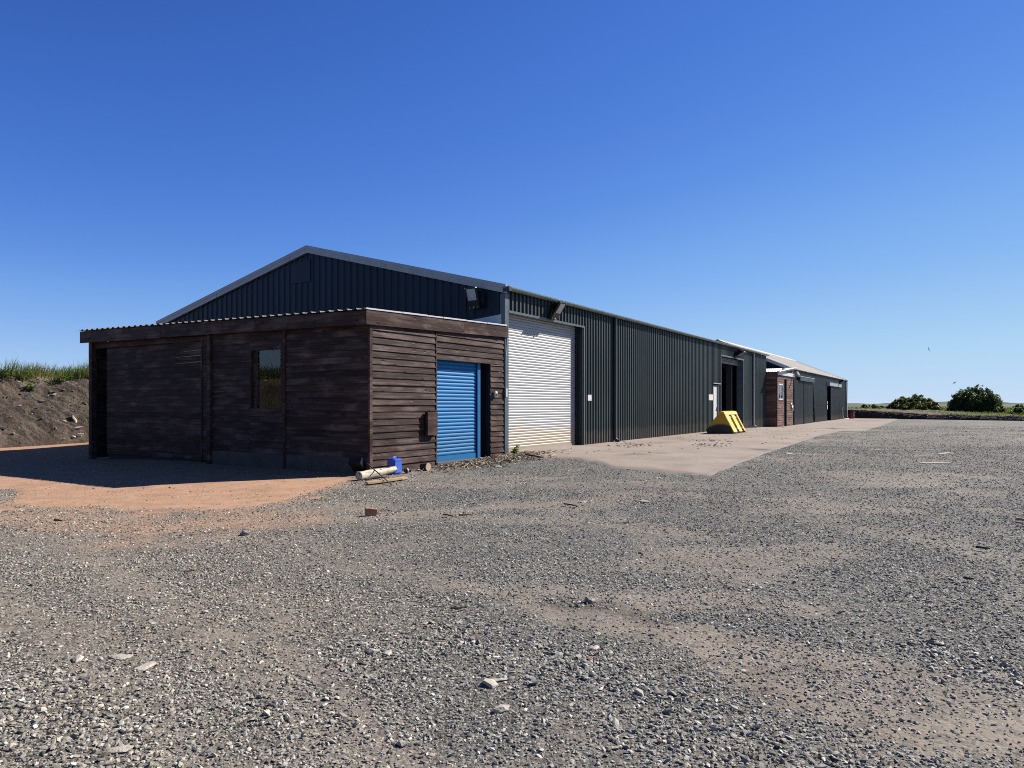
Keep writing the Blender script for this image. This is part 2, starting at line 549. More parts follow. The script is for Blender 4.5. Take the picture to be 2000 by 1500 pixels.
# ================================================================== THE YARD
# tracks of fine tan dirt through the gravel: (points in the photograph, half width in metres, strength)
TRACKS = [
    ([(690, 1012), (820, 1005), (960, 990), (1080, 982)], .28, .95),
    ([(1010, 985), (1100, 990), (1240, 965), (1330, 968)], .55, .75),
    ([(1130, 1010), (1230, 1030), (1330, 1045)], .4, .6),
    ([(880, 1145), (990, 1160), (1120, 1205), (1300, 1235), (1450, 1262), (1620, 1290)], .27, .85),
    ([(1020, 1150), (1250, 1180), (1420, 1165), (1560, 1185)], .3, .75),
    ([(1360, 1230), (1500, 1330), (1640, 1385), (1820, 1430), (2050, 1440)], .24, .95),
    ([(1780, 1400), (1900, 1425), (2060, 1420)], .2, 1.0),
    ([(1350, 1078), (1470, 1082), (1600, 1066)], .3, .55),
    ([(1500, 1000), (1700, 990), (1900, 960)], .5, .5),
    ([(1650, 925), (1760, 938), (1900, 930)], .8, .6),
    ([(1720, 1040), (1820, 1050), (1960, 1090)], .4, .45),
    ([(0, 1230), (120, 1210), (260, 1280), (380, 1210)], .16, .6),
    ([(360, 1180), (480, 1150), (560, 1230)], .2, .55),
    ([(130, 1050), (300, 1165), (470, 1285), (620, 1395), (780, 1510)], .26, .7),
    ([(-60, 1110), (120, 1260), (260, 1400), (380, 1520)], .2, .6),
    ([(560, 1270), (640, 1330), (700, 1400), (760, 1480)], .14, .7),
    ([(560, 1060), (700, 1110), (860, 1130)], .3, .4),
    ([(0, 1060), (200, 1070), (420, 1060)], .5, .45),
    ([(1180, 1330), (1280, 1300), (1400, 1330)], .1, .4),
]
SOILP = [(-60, 925), (0, 985), (90, 995), (180, 990), (240, 1000), (330, 995), (420, 1000), (500, 992), (570, 980), (640, 955), (690, 935), (722, 918), (600, 895), (170, 885), (-80, 880)]
TRK = [(np.array([gp(*p) for p in pts]), w, s) for pts, w, s in TRACKS]
SOIL = np.array([gp(*p) for p in SOILP])


def seg_dist(x, y, P):
    d = np.full(x.shape, 1e9)
    for (ax, ay), (bx, by) in zip(P[:-1], P[1:]):
        vx, vy = bx - ax, by - ay
        t = np.clip(((x - ax) * vx + (y - ay) * vy) / (vx * vx + vy * vy), 0, 1)
        d = np.minimum(d, np.hypot(x - ax - t * vx, y - ay - t * vy))
    return d


def in_poly(x, y, P):
    c = np.zeros(x.shape, bool)
    n = len(P)
    for i in range(n):
        x1, y1 = P[i]; x2, y2 = P[(i + 1) % n]
        if y1 == y2: continue
        k = ((y1 > y) != (y2 > y)) & (x < (x2 - x1) * (y - y1) / (y2 - y1) + x1)
        c ^= k
    return c


def masks(x, y):
    x = np.asarray(x, float); y = np.asarray(y, float)
    wob = (fbm(x * 1.7, y * 1.7, 4) - .5)
    wob2 = (fbm(x * .6 + 40, y * .6, 4) - .5)
    dirt = np.zeros(x.shape)
    for P, w, s in TRK:
        ww = w * (1 + 1.6 * wob + .8 * wob2)
        d = seg_dist(x, y, P)
        dirt = np.maximum(dirt, min(1, 1.05 * s) * (1 - sstep(.35, 1.25, d / np.maximum(ww, .05))))
    dirt = np.maximum(dirt, .68 * sstep(.57, .72, fbm(x * .45 + 9, y * .8 + 3, 5)))
    dirt = np.maximum(dirt, .4 * sstep(.56, .72, fbm(x * 2.2 + 70, y * 2.2, 4)))
    sd = np.where(in_poly(x + wob * 1.2, y + wob2 * 1.6, SOIL), 1.0, 0.0)
    dd = seg_dist(x, y, np.vstack([SOIL, SOIL[:1]]))
    soil = np.where(sd > 0, .5 + .5 * sstep(0, .25, dd), .5 * (1 - sstep(0, .25, dd)))
    # a fringe of trodden, stony soil on the yard side
    fr = np.array([gp(0, 1010), gp(200, 1020), gp(340, 1030), gp(480, 1015)])
    soil = np.maximum(soil, .62 * (1 - sstep(.2, 1.3, seg_dist(x, y, fr) + 1.2 * wob)))
    left_end = (x < -6) & (y > 12) & (y < 30)
    soil = np.where(left_end, np.maximum(soil, sstep(.35, .6, 1 - .6 * (fbm(x * .5, y * .5) - .2))), soil)
    dp = np.array([gp(1085, 1183), gp(1180, 1185), gp(1260, 1210)])
    damp = (1 - sstep(.1, 1.0, seg_dist(x, y, dp) / .2 + 1.4 * wob)) * .9
    damp = np.maximum(damp, .6 * (1 - sstep(.0, 1, seg_dist(x, y, np.array([gp(1440, 1345), gp(1500, 1350)])) / .12)))
    bl = sstep(-1.6, .8, x + 0.12 * y - .2 + 2.2 * wob2)
    return dirt, soil, damp, bl


def axis(parts):
    out = []
    for a, b, s in parts:
        out += list(np.arange(a, b, s))
    return np.array(out)


gx = axis([(-2400, -400, 400), (-400, -60, 40), (-60, -20, 2), (-20, -9, .3), (-9, 9, .09), (9, 20, .25), (20, 60, 1), (60, 400, 20), (400, 4001, 400)])
gy = axis([(-60, 0, 6), (0, 2, .25), (2, 10, .07), (10, 20, .14), (20, 45, .5), (45, 100, 1.5), (100, 400, 20), (400, 3601, 200)])
X, Y = np.meshgrid(gx, gy, indexing='xy')
Z = zg(X, Y)
field = sstep(78, 90, Y + .25 * X * 0) * 1.0
# beyond the yard the land lies a touch higher, rolling away to low hills
rise = sstep(76, 84, Y) * .35 + sstep(150, 900, Y) * 1.2
Z = np.where(Y > 70, Z + rise + (fbm(X * .01, Y * .01, 3) - .5) * .5 * sstep(120, 400, Y), Z)
dirt, soil, damp, bl = masks(X.ravel(), Y.ravel())
nx, ny = len(gx), len(gy)
ii = np.arange(nx - 1)[None, :] + nx * np.arange(ny - 1)[:, None]
F = np.stack([ii, ii + 1, ii + 1 + nx, ii + nx], -1).reshape(-1, 4)
g = np_mesh('ground', np.stack([X.ravel(), Y.ravel(), Z.ravel()], 1), F, M['ground'],
            attrs=dict(dirt=dirt, soil=soil, damp=damp, bluish=bl, field=field.ravel()), smooth=True)
tag(g, 'wide yard of grey crushed stone with tan dirt tracks', 'yard', kind='structure')

# concrete apron along the warehouse
near_edge = [to_uv(*gp(*p)) for p in ((1010, 897), (1060, 901), (1130, 906), (1200, 919), (1300, 927), (1385, 930))]
E_OUT = [(-3.0, 6.0), (1, 5.8), (5.4, 5.5), (11, 5.25), (17.5, 5.0), (25, 5.0), (25.4, 5.9), (40, 5.7), (64.5, 5.1)]
NE_O = [-.2] + [-b for a, b in near_edge]; NE_U = [near_edge[0][0] + .3] + [a for a, b in near_edge]
us = axis([(-3.2, 12, .2), (12, 66, .8)])
os_ = np.linspace(-.35, 6.6, 90)
av, aa = [], []
UU, OO = np.meshgrid(us, os_, indexing='xy')
outer = np.interp(UU, [e[0] for e in E_OUT], [e[1] for e in E_OUT]) + (fbm(UU * 1.3, OO * 0 + 2, 4) - .5) * .5
nearu = np.interp(OO, NE_O, NE_U) + (fbm(OO * 1.5 + 3, UU * 0, 4) - .5) * .9
OC = np.where(OO > 0, OO / 6.6 * np.maximum(outer, .1), OO)
nearc = np.interp(OC, NE_O, NE_U) + (fbm(OC * 1.5 + 3, UU * 0, 4) - .5) * .7
UC = np.where(UU < 9, nearc + (UU + 3.2) / 12.2 * (9 - nearc), UU)
outer2 = np.interp(UC, [e[0] for e in E_OUT], [e[1] for e in E_OUT]) + (fbm(UC * 1.3, OO * 0 + 2, 4) - .5) * .16
OC = np.where(OO > 0, OO / 6.6 * outer2, OO)
wx = C0.x + UC * UX + OC * UY; wy = C0.y + UC * UY - OC * UX
edge = np.maximum(1 - sstep(0, .5, UC - nearc), 1 - sstep(0, .3, outer2 - OC)) * .8
drop = np.maximum(1 - sstep(0, .12, UC - nearc), 1 - sstep(0, .1, outer2 - OC))
wz = zg(wx, wy) + .022 - .03 * drop
oil = np.zeros(wx.shape)
for px, py, rx, st in ((1490, 876, .42, .85), (1632, 839, .9, .8), (1688, 837, .9, .6), (1700, 822, 2.0, .5), (1240, 888, .35, .5), (1290, 886, .25, .45), (1110, 893, .2, .35), (1560, 858, .5, .3), (1330, 905, .5, .25)):
    a_, b_ = gp(px, py)
    if 1150 < px < 1600: b_ *= 1.3 / 1.42; a_ *= 1.3 / 1.42
    oil = np.maximum(oil, st * (1 - sstep(.3, 1.2, np.hypot(wx - a_, (wy - b_)) / rx + 1.2 * (fbm(wx * 2.5, wy * 2.5, 3) - .5))))
nn, mm = len(us), len(os_)
ii = np.arange(nn - 1)[None, :] + nn * np.arange(mm - 1)[:, None]
F = np.stack([ii, ii + nn, ii + 1 + nn, ii + 1], -1).reshape(-1, 4)
g = np_mesh('pavement', np.stack([wx.ravel(), wy.ravel(), wz.ravel()], 1), F, M['concrete'], attrs=dict(edge=edge.ravel(), oil=oil.ravel()), smooth=True)
tag(g, 'pale dusty concrete apron along the dark warehouse', 'apron', kind='structure')
APR = (np.array(NE_O), np.array(NE_U))


def on_apron(x, y):
    u, v = to_uv(x, y); o = -v
    return (o > -.3) & (o < np.interp(u, [e[0] for e in E_OUT], [e[1] for e in E_OUT])) & (u > np.interp(o, *APR)) & (u < 65)


def in_building(x, y):
    u, v = to_uv(x, y)
    return ((v > -.05) & (u > -5.1) & (v < 11)) | ((v > -.7) & (u > 0))


# loose stones: one heap of geometry that nobody could count
PH = (1 + 5 ** .5) / 2
ICO_V = np.array([(-1, PH, 0), (1, PH, 0), (-1, -PH, 0), (1, -PH, 0), (0, -1, PH), (0, 1, PH), (0, -1, -PH), (0, 1, -PH), (PH, 0, -1), (PH, 0, 1), (-PH, 0, -1), (-PH, 0, 1)]) / math.hypot(1, PH)
ICO_F = np.array([(0, 11, 5), (0, 5, 1), (0, 1, 7), (0, 7, 10), (0, 10, 11), (1, 5, 9), (5, 11, 4), (11, 10, 2), (10, 7, 6), (7, 1, 8), (3, 9, 4), (3, 4, 2), (3, 2, 6), (3, 6, 8), (3, 8, 9), (4, 9, 5), (2, 4, 11), (6, 2, 10), (8, 6, 7), (9, 8, 1)])
VAR = []
for k in range(60):
    q = ICO_V * (1 + RNG.uniform(-.32, .32, (12, 1)))
    for _ in range(3):                     # chop flat facets
        nrm = RNG.normal(size=3); nrm /= np.linalg.norm(nrm); d = RNG.uniform(.35, .7)
        t = q @ nrm - d; q = q - np.clip(t, 0, None)[:, None] * nrm
    VAR.append(q)
VAR = np.array(VAR)
VAR20, FACE20 = VAR, ICO_F
OCT_V = np.array([(1, 0, 0), (-1, 0, 0), (0, 1, 0), (0, -1, 0), (0, 0, 1), (0, 0, -1)], float)
OCT_F = np.array([(0, 2, 4), (2, 1, 4), (1, 3, 4), (3, 0, 4), (2, 0, 5), (1, 2, 5), (3, 1, 5), (0, 3, 5)])
VAR8 = np.array([OCT_V * (1 + RNG.uniform(-.35, .3, (6, 1))) + RNG.uniform(-.3, .3, (6, 3)) for k in range(60)])


def stone_arrays(x, y, z, size, col, flat=(.26, .68), lo=False):
    n = len(x)
    VAR, ICO_F = (VAR8, OCT_F) if lo else (VAR20, FACE20)
    nv = VAR.shape[1]
    idx = RNG.integers(0, len(VAR), n)
    sc = np.stack([size * RNG.uniform(.8, 1.5, n), size * RNG.uniform(.55, 1.0, n), size * RNG.uniform(*flat, n)], 1)
    a = RNG.uniform(0, 2 * math.pi, n); tx = RNG.normal(0, .34, n); ty = RNG.normal(0, .34, n)
    V = VAR[idx] * sc[:, None, :]
    cx, sx = np.cos(tx)[:, None], np.sin(tx)[:, None]
    V = np.stack([V[..., 0], V[..., 1] * cx - V[..., 2] * sx, V[..., 1] * sx + V[..., 2] * cx], -1)
    cy, sy = np.cos(ty)[:, None], np.sin(ty)[:, None]
    V = np.stack([V[..., 0] * cy + V[..., 2] * sy, V[..., 1], -V[..., 0] * sy + V[..., 2] * cy], -1)
    ca, sa = np.cos(a)[:, None], np.sin(a)[:, None]
    V = np.stack([V[..., 0] * ca - V[..., 1] * sa, V[..., 0] * sa + V[..., 1] * ca, V[..., 2]], -1)
    lift = sc[:, 2] * RNG.uniform(.15, .6, n)
    V = V + np.stack([x, y, z + lift], 1)[:, None, :]
    Fs = (ICO_F[None] + (np.arange(n) * nv)[:, None, None]).reshape(-1, 3)
    return V.reshape(-1, 3), Fs, np.repeat(col, nv, 0)


# patches where the coarser stones have gathered (photograph points, radius in metres)
COARSE = [(np.array([gp(*p) for p in pts]), w) for pts, w in (
    ([(1040, 1290), (1180, 1320), (1330, 1375), (1480, 1440), (1650, 1500)], .3), ([(1290, 1420), (1400, 1460), (1500, 1510)], .35),
    ([(900, 1240), (1020, 1270), (1120, 1300)], .3), ([(0, 1360), (150, 1420), (250, 1500)], .4), ([(1850, 1270), (1980, 1330)], .3),
    ([(700, 1280), (830, 1260)], .25), ([(1080, 1175), (1200, 1180)], .15), ([(520, 1360), (640, 1420)], .25))]


def scatter(y0, y1, dens, smin, smax, xm=.82, lo=False):
    area = xm * (y1 ** 2 - y0 ** 2)
    n = int(area * dens)
    y = np.sqrt(RNG.uniform(y0 ** 2, y1 ** 2, n)); x = RNG.uniform(-xm, xm, n) * y
    d, s, dm, b = masks(x, y)
    clump = fbm(x * 1.3 + 5, y * 1.3, 4)
    co = np.zeros(n)
    for P, w in COARSE:
        co = np.maximum(co, 1 - sstep(.3, 1.2, seg_dist(x, y, P) / w + 1.5 * (clump - .5)))
    keep = RNG.random(n) < np.clip((1 - .7 * d) * (1 - .95 * s ** 1.4) * (.55 + .8 * sstep(.35, .65, clump)) + .3 * co, 0, 1)
    keep &= ~in_building(x, y)
    ap = on_apron(x, y); keep &= (~ap) | (RNG.random(n) < .012)
    x, y, d, b, co = x[keep], y[keep], d[keep], b[keep], co[keep]
    n = len(x)
    size = smin + (smax - smin) * RNG.power(.38, n)
    size *= np.where(RNG.random(n) < co * .45, RNG.uniform(1.15, 1.8, n), 1)
    val = np.clip(RNG.lognormal(math.log(.305), .42, n), .08, .75)
    warm = .25 + (1 - b) * RNG.uniform(0, 1, n) + RNG.normal(0, .15, n)
    col = np.stack([val * (1 + .07 * warm), val * 1.01, val * (.97 - .13 * warm)], 1)
    odd = RNG.random(n)
    col[odd < .01] = (.36, .22, .16); col[(odd > .02) & (odd < .05)] = (.52, .47, .38)
    return stone_arrays(x, y, zg(x, y), size, col, lo=lo)


def merge(parts):
    vs, fs, cs, b = [], [], [], 0
    for v, f, c in parts:
        vs.append(v); fs.append(f + b); cs.append(c); b += len(v)
    return np.vstack(vs), np.vstack(fs), np.vstack(cs)


v_, f_, c_ = merge([scatter(1.9, 4.2, 6000, .004, .0138, 1.15), scatter(4.2, 7, 2700, .005, .0155, 1.1), scatter(7, 12, 1250, .0065, .018, 1.05, True), scatter(12, 24, 380, .009, .022, lo=True), scatter(24, 46, 50, .014, .03, lo=True)])
o = np_mesh('gravel', v_, f_, M['stones'], colors=c_)
tag(o, 'loose grey crushed stones strewn over the yard', 'gravel', kind='stuff')
print('stones', len(v_) // 12)


# ================================================================== sheet, slat and board makers
def corr(mb, a0, a1, lo, hi, pitch, depth, place, shape=((0, 0), (.42, 0), (.52, 1), (.9, 1)), nt=1):
    """profiled sheet: trapezoid ribs along a, running from lo(a) to hi(a)"""
    pts = [(a0, None)]
    k = math.floor(a0 / pitch)
    prof = []
    while k * pitch < a1 + pitch:
        for s, d in shape: prof.append(((k + s) * pitch, d * depth))
        k += 1
    def dep(a):
        for (p, dp), (q, dq) in zip(prof[:-1], prof[1:]):
            if p <= a <= q: return dp + (dq - dp) * (a - p) / (q - p)
        return 0
    A = [(a0, dep(a0))] + [(a, d) for a, d in prof if a0 + 1e-4 < a < a1 - 1e-4] + [(a1, dep(a1))]
    f = lambda w, a: w(a) if callable(w) else w
    vs, fs = [], []
    for a, d in A:
        for j in range(nt + 1):
            t = f(lo, a) + (f(hi, a) - f(lo, a)) * j / nt
            vs.append(place(a, d, t))
    m = nt + 1
    for i in range(len(A) - 1):
        for j in range(nt):
            fs.append((i * m + j, (i + 1) * m + j, (i + 1) * m + j + 1, i * m + j + 1))
    mb.add(vs, fs)


def slats(mb, x0, x1, z0, z1, pitch, depth, y):
    """roller shutter curtain: rows of bowed slats, bulging towards -y"""
    prof = [(0, 0), (.06, .25), (.2, .75), (.42, 1), (.65, .92), (.84, .55), (.94, .05)]
    n = int(round((z1 - z0) / pitch)); p = (z1 - z0) / n
    P = [(z0 + (k + s) * p, y - d * depth) for k in range(n) for s, d in prof] + [(z1, y)]
    vs, fs = [], []
    for z, yy in P: vs += [(x0, yy, z), (x1, yy, z)]
    for i in range(len(P) - 1): fs.append((2 * i, 2 * i + 1, 2 * i + 3, 2 * i + 2))
    mb.add(vs, fs)


def fboards(mb, place, a0, a1, z0, z1, pitch, thick=.036, rnd=None, top=None):
    """feather edged boards lapped one over the other; place(a, out, z)"""
    rnd = rnd or random
    z = z0
    while z < z1 - .02:
        zt = min(z + pitch + .018, z1)
        nseg = max(2, int((a1 - a0) / .45))
        e0 = a0 + rnd.uniform(0, .006); e1 = a1 - rnd.uniform(0, .006)
        off = rnd.uniform(-.004, .006); tilt = rnd.uniform(-.004, .004)
        ring = []
        for i in range(nseg + 1):
            a = e0 + (e1 - e0) * i / nseg
            w = rnd.uniform(-.0035, .0035); zz = tilt * (i / nseg - .5) + rnd.uniform(-.0015, .0015)
            tp = min(zt, top(a)) if top else zt
            ring.append([place(a, 0, z + zz), place(a, thick + off + w, z + zz), place(a, .011 + off * .5, tp), place(a, 0, tp)])
        vs = [p for g_ in ring for p in g_]; fs = []
        for i in range(nseg):
            for k in range(4):
                p, q = i * 4 + k, i * 4 + (k + 1) % 4
                fs.append((p, p + 4, q + 4, q))
        fs += [(0, 1, 2, 3), tuple(nseg * 4 + k for k in (3, 2, 1, 0))]
        mb.add(vs, fs)
        z += pitch


def part(name, mat, parent, fn, **kw):
    mb = MB(); fn(mb); return mb.build(name, mat, parent, **kw)


# ================================================================== THE LONG WAREHOUSE
LEN, WID, RV, EZ, RZ = 29.76, 15.4, 7.35, 4.36, 6.26
wh = bthing('warehouse', 'long dark blue-green metal warehouse with a silver roller door near its gable', 'warehouse')
roofz = lambda v: EZ + (RZ - EZ) * (v / RV if v < RV else (WID - v) / (WID - RV))


RIB = ((0, 0), (.5, 0), (.57, 1), (.93, 1))


def side(mb):
    pl = lambda a, d, z: (a, -d, z)
    for a0, a1, lo in ((.1, 4.56, 3.74), (4.56, 18.55, -.2), (18.55, 19.62, 2.32), (19.62, 19.98, -.2), (19.98, 24.35, 3.74), (24.35, LEN, -.25)):
        corr(mb, a0, a1, lo, 4.33, .2, .045, pl, RIB)


part('side_wall', M['clad'], wh, side)
part('gable_wall', M['clad_shade'], wh, lambda mb: corr(mb, 0, WID, -.1, lambda a: roofz(a) - .05, .27, .032, lambda a, d, z: (-d, a, z)))
part('rear_wall', M['clad'], wh, lambda mb: corr(mb, 0, LEN, -.2, 4.3, .4, .03, lambda a, d, z: (a, WID + d, z)))
part('far_gable_wall', M['clad'], wh, lambda mb: corr(mb, 0, WID, -.25, lambda a: roofz(a) - .05, .27, .032, lambda a, d, z: (LEN + d, a, z)))
part('roof', M['clad_far'], wh, lambda mb: (
    corr(mb, -.05, LEN + .05, -.06, RV, .3, .035, lambda a, d, t: (a, t, roofz(max(t, 0)) + .0 + d)),
    corr(mb, -.05, LEN + .05, RV, WID + .06, .3, .035, lambda a, d, t: (a, t, roofz(min(t, WID)) + d))))


def verge(mb, va, vb):
    za, zb = roofz(max(0, min(WID, va))) + .05, roofz(max(0, min(WID, vb))) + .05
    for h0, h1, u0, u1 in ((-.22, -.09, -.115, -.045), (-.09, .0, -.125, -.045)):
        mb.prism([(va, za + h0), (vb, zb + h0), (vb, zb + h1), (va, za + h1)], u0, u1, 'x')
    # the leaf that laps on to the roof
    mb.prism([(va, za + .0), (vb, zb + .0), (vb, zb + .012), (va, za + .012)], -.13, .25, 'x')
    n = int(abs(vb - va) / 1.1)
    for i in range(n):
        t = (i + .5) / n; v = va + (vb - va) * t; z = za + (zb - za) * t
        mb.obox((-.12, v, z - .18), .012, .03, .03)
    for t in (.1, .56):                     # lapped joints
        v = va + (vb - va) * t; z = za + (zb - za) * t
        mb.obox((-.122, v, z - .11), .012, .05, .212)


part('barge_flashing', M['trim'], wh, lambda mb: verge(mb, -.12, RV))
part('barge_flashing', M['trim'], wh, lambda mb: verge(mb, RV, WID + .12))
part('corner_flashing', M['corner'], wh, lambda mb: (mb.box(-.045, .13, -.05, -.038, -.1, 4.2), mb.box(-.05, -.038, -.05, .1, -.1, 4.2)))
part('apex_panel', M['clad_shade'], wh, lambda mb: mb.prism([(7.25, roofz(7.25) - .33), (7.25, 5.18), (8.15, 5.18), (8.15, roofz(8.15) - .3)], -.052, -.036, 'x'))


def gutter(mb):
    r = .095; n = 9
    out = [(-.13 - r * math.cos(math.pi * i / n), 4.36 - r * .95 * math.sin(math.pi * i / n)) for i in range(n + 1)]
    inn = [(-.13 - (r - .008) * math.cos(math.pi * i / n), 4.362 - (r - .008) * .95 * math.sin(math.pi * i / n)) for i in range(n + 1)][::-1]
    mb.prism([(a, z) for a, z in out + inn], .0, LEN + .06, 'x')
    u = .6
    while u < LEN:
        mb.prism([(a * 1.0 - .003 * (1 if a < -.13 else -1), z - .006) for a, z in out] + [(a, z) for a, z in out[::-1]], u, u + .035, 'x'); u += 1.0


part('gutter', M['gutter'], wh, gutter)
part('shadow_gap', M['darkmetal'], wh, lambda mb: mb.prism([(-.23, 4.25), (-.03, 4.22), (-.03, 4.37), (-.23, 4.36)], -.125, -.01, 'x'))  # dark block put in for the black shadow at the eaves corner


def dpipe(mb, u, zt, zb, r=.05, v=-.1):
    mb.tube([(u, -.13, zt + .1), (u, v, zt - .12), (u, v, zb + .18), (u, v - .05, zb + .07), (u + .02, v - .16, zb + .05)], r, 12)
    for z in (zt - .6, (zt + zb) / 2, zb + .6): mb.box(u - r - .03, u + r + .03, v - .01, -.0, z, z + .04)


part('downpipe', M['darkmetal'], wh, lambda mb: dpipe(mb, 6.86, 4.25, .0, .06))
part('lap_flashing', M['corner'], wh, lambda mb: mb.box(7.0, 7.06, -.06, -.037, 0, 4.25))
o = part('downpipe', simple('pale_grey_pipe', (.42, .42, .43), .45, 0, .1), wh, lambda mb: dpipe(mb, 26.4, 4.25, -.03, .055))
o['label'] = 'pale grey downpipe'

# silver shutter
dr = part('roller_door', M['silver'], wh, lambda mb: slats(mb, .16, 4.42, .09, 3.98, .0755, .0095, .19))
dr['label'] = 'silver slatted roller door'
part('bottom_rail', M['silver'], dr, lambda mb: mb.box(.16, 4.42, .165, .2, .005, .09))
part('guide', M['darkmetal'], dr, lambda mb: (mb.box(4.39, 4.5, .13, .155, -.05, 3.9), mb.box(4.39, 4.5, .21, .24, -.05, 3.9)))
part('guide', M['darkmetal'], dr, lambda mb: (mb.box(.1, .18, .13, .155, -.05, 3.9), mb.box(.1, .18, .21, .24, -.05, 3.9)))
part('door_jamb', M['darkmetal'], wh, lambda mb: mb.box(4.5, 4.6, -.04, .3, -.05, 3.72))  # darker than the trim, to colour in the shade on this face
part('door_trim', M['corner'], wh, lambda mb: (mb.box(4.56, 4.63, -.056, -.045, -.05, 3.72), mb.box(.13, 4.63, -.056, -.03, 3.72, 3.78), mb.box(.13, 4.5, -.03, .12, 3.755, 3.775)))
part('door_backing', M['inside'], wh, lambda mb: (mb.box(0.02, 4.6, .3, .34, -.05, 4.2), mb.box(.02, 4.6, .12, .3, 4.0, 4.2)))
# open bay further along
part('bay_surround', M['corner'], wh, lambda mb: (mb.box(24.3, 24.42, -.045, .35, -.2, 3.72), mb.box(19.92, 24.42, -.05, -.03, 3.72, 3.8), mb.box(19.92, 20.0, -.045, .3, -.2, 3.72), mb.box(20.0, 24.3, -.03, .12, 3.755, 3.785)))
od = part('raised_shutter', simple('dull_shutter', (.16, .15, .14), .5, .2, .2), wh, lambda mb: (slats(mb, 20.03, 24.25, 3.52, 3.74, .0755, .017, .2), mb.box(20.03, 24.25, .18, .215, 3.42, 3.52)))
part('guide', M['corner'], od, lambda mb: mb.box(24.16, 24.29, .12, .26, -.2, 3.8))
for k in range(6):
    u = 1.2 + 5.6 * k

    def frame(mb):
        mb.box(u - .08, u + .08, .4, .7, -.2, 4.25); mb.box(u - .08, u + .08, WID - .5, WID - .15, -.2, 4.25)
        for a, b in ((.3, RV), (RV, WID - .3)):
            za, zb = roofz(a) - .12, roofz(b) - .12
            mb.prism([(a, za - .35), (b, zb - .35), (b, zb), (a, za)], u - .07, u + .07, 'x')
        mb.prism([(.7, 3.2), (2.2, roofz(2.2) - .47), (.7, roofz(.7) - .4)], u - .05, u + .05, 'x')
    part('portal_frame', M['steel'], wh, frame)
part('purlins', M['steel'], wh, lambda mb: [mb.box(.1, LEN - .1, v - .04, v + .04, roofz(v) - .13, roofz(v) - .03) for v in (1.2, 2.6, 4, 5.4, 6.7, 8.2, 9.8, 11.4, 13, 14.4)])
# white side door
sd = part('side_door', M['white'], wh, lambda mb: mb.box(18.64, 19.36, .0, .045, .0, 2.2), bevel=.004)
sd['label'] = 'plain white personnel door'
part('door_frame', M['darkmetal'], sd, lambda mb: (mb.box(18.55, 18.64, -.045, .12, -.1, 2.25), mb.box(19.36, 19.64, -.03, .12, -.1, 2.25), mb.box(18.64, 19.36, -.02, .1, 2.2, 2.25)))
part('drip_canopy', M['galv'], sd, lambda mb: mb.box(18.5, 19.7, -.1, -.03, 2.3, 2.345))
part('handle', M['blackiron'], sd, lambda mb: (mb.box(19.25, 19.31, -.012, 0, .98, 1.16), mb.box(19.2, 19.32, -.05, -.02, 1.05, 1.075), mb.box(19.28, 19.31, -.05, 0, 1.05, 1.075)))
part('conduit', M['whitepl'], wh, lambda mb: (mb.tube([(-.02, -.055, 1.6), (-.02, -.055, 2.5), (.03, -.06, 2.9), (.03, -.06, 3.25)], .011, 6), mb.box(-.045, .01, -.09, -.05, 1.5, 1.72)))
part('upstand_panel', M['whitesheet'], wh, lambda mb: mb.prism([(.06, 3.3), (.06, 3.66), (2.1, 3.47), (2.1, 3.3)], -.06, -.04, 'x'))

# ================================================================== TIMBER SHED IN FRONT OF THE GABLE
SX = 5.02
sh = bthing('timber_shed', 'low dark-stained timber shed with a blue roller door, built against the gable', 'shed', -SX, 0, 0)
rz_ = lambda x, y: 3.2 + .0148 * y + .028 * (x + .17)
fr_ = random.Random(4)


def rwall(mb):
    pl = lambda a, d, z: (a, -d, z)
    fboards(mb, pl, .03, 2.1, -.1, 2.96, .139, rnd=fr_)
    fboards(mb, pl, 2.14, 4.98, 2.33, 3.02, .139, rnd=fr_)
    fboards(mb, pl, 4.33, 4.97, -.07, 2.33, .139, rnd=fr_)


part('side_wall', M['wood_x'], sh, rwall)
part('corner_post', M['wood_x'], sh, lambda mb: (mb.box(-.05, .03, -.045, -.0, -.14, 2.95), mb.box(2.1, 2.135, -.04, -.002, -.05, 2.95), mb.box(4.975, 5.0, -.035, -.002, -.05, 3.0)))


def fwall(mb):
    pl = lambda a, d, z: (-d, a, z)
    fboards(mb, pl, .0, 2.47, .2, 2.95, .139, .034, fr_)
    fboards(mb, pl, 2.55, 3.69, .2, 1.16, .139, .034, fr_)
    fboards(mb, pl, 2.55, 3.69, 2.6, 2.97, .139, .034, fr_)
    fboards(mb, pl, 3.69, 5.08, .2, 2.99, .139, .034, fr_)


part('front_wall', M['wood_y'], sh, fwall)
part('post', M['wood_y'], sh, lambda mb: mb.box(-.05, .05, 2.47, 2.55, -.1, 2.97))
part('post', M['wood_y'], sh, lambda mb: mb.box(-.09, .05, 5.08, 5.2, -.2, 2.99))
part('post', M['wood_y'], sh, lambda mb: mb.box(-.06, .08, 10.45, 10.6, -.25, 3.08))
dp_ = part('sliding_panel', M['wood_y'], sh, lambda mb: fboards(mb, lambda a, d, z: (.1 - d, a, z), 5.62, 9.92, -.06, 2.9, .145, .028, fr_))
part('infill_boards', M['wood_y'], sh, lambda mb: fboards(mb, lambda a, d, z: (.08 - d, a, z), 5.2, 5.58, -.06, 2.9, .145, .028, fr_))
part('batten', M['wood_y'], dp_, lambda mb: mb.box(.04, .1, 5.58, 5.63, -.1, 2.9))
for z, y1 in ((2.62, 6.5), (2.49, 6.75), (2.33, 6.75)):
    part('light_slit', M['rawwood'], dp_, lambda mb: mb.prism([(5.64, z + .01), (y1, z - .012), (y1, z - .006), (5.64, z + .034)], .055, .066, 'x'))  # pale strips painted as daylight leaking between the boards
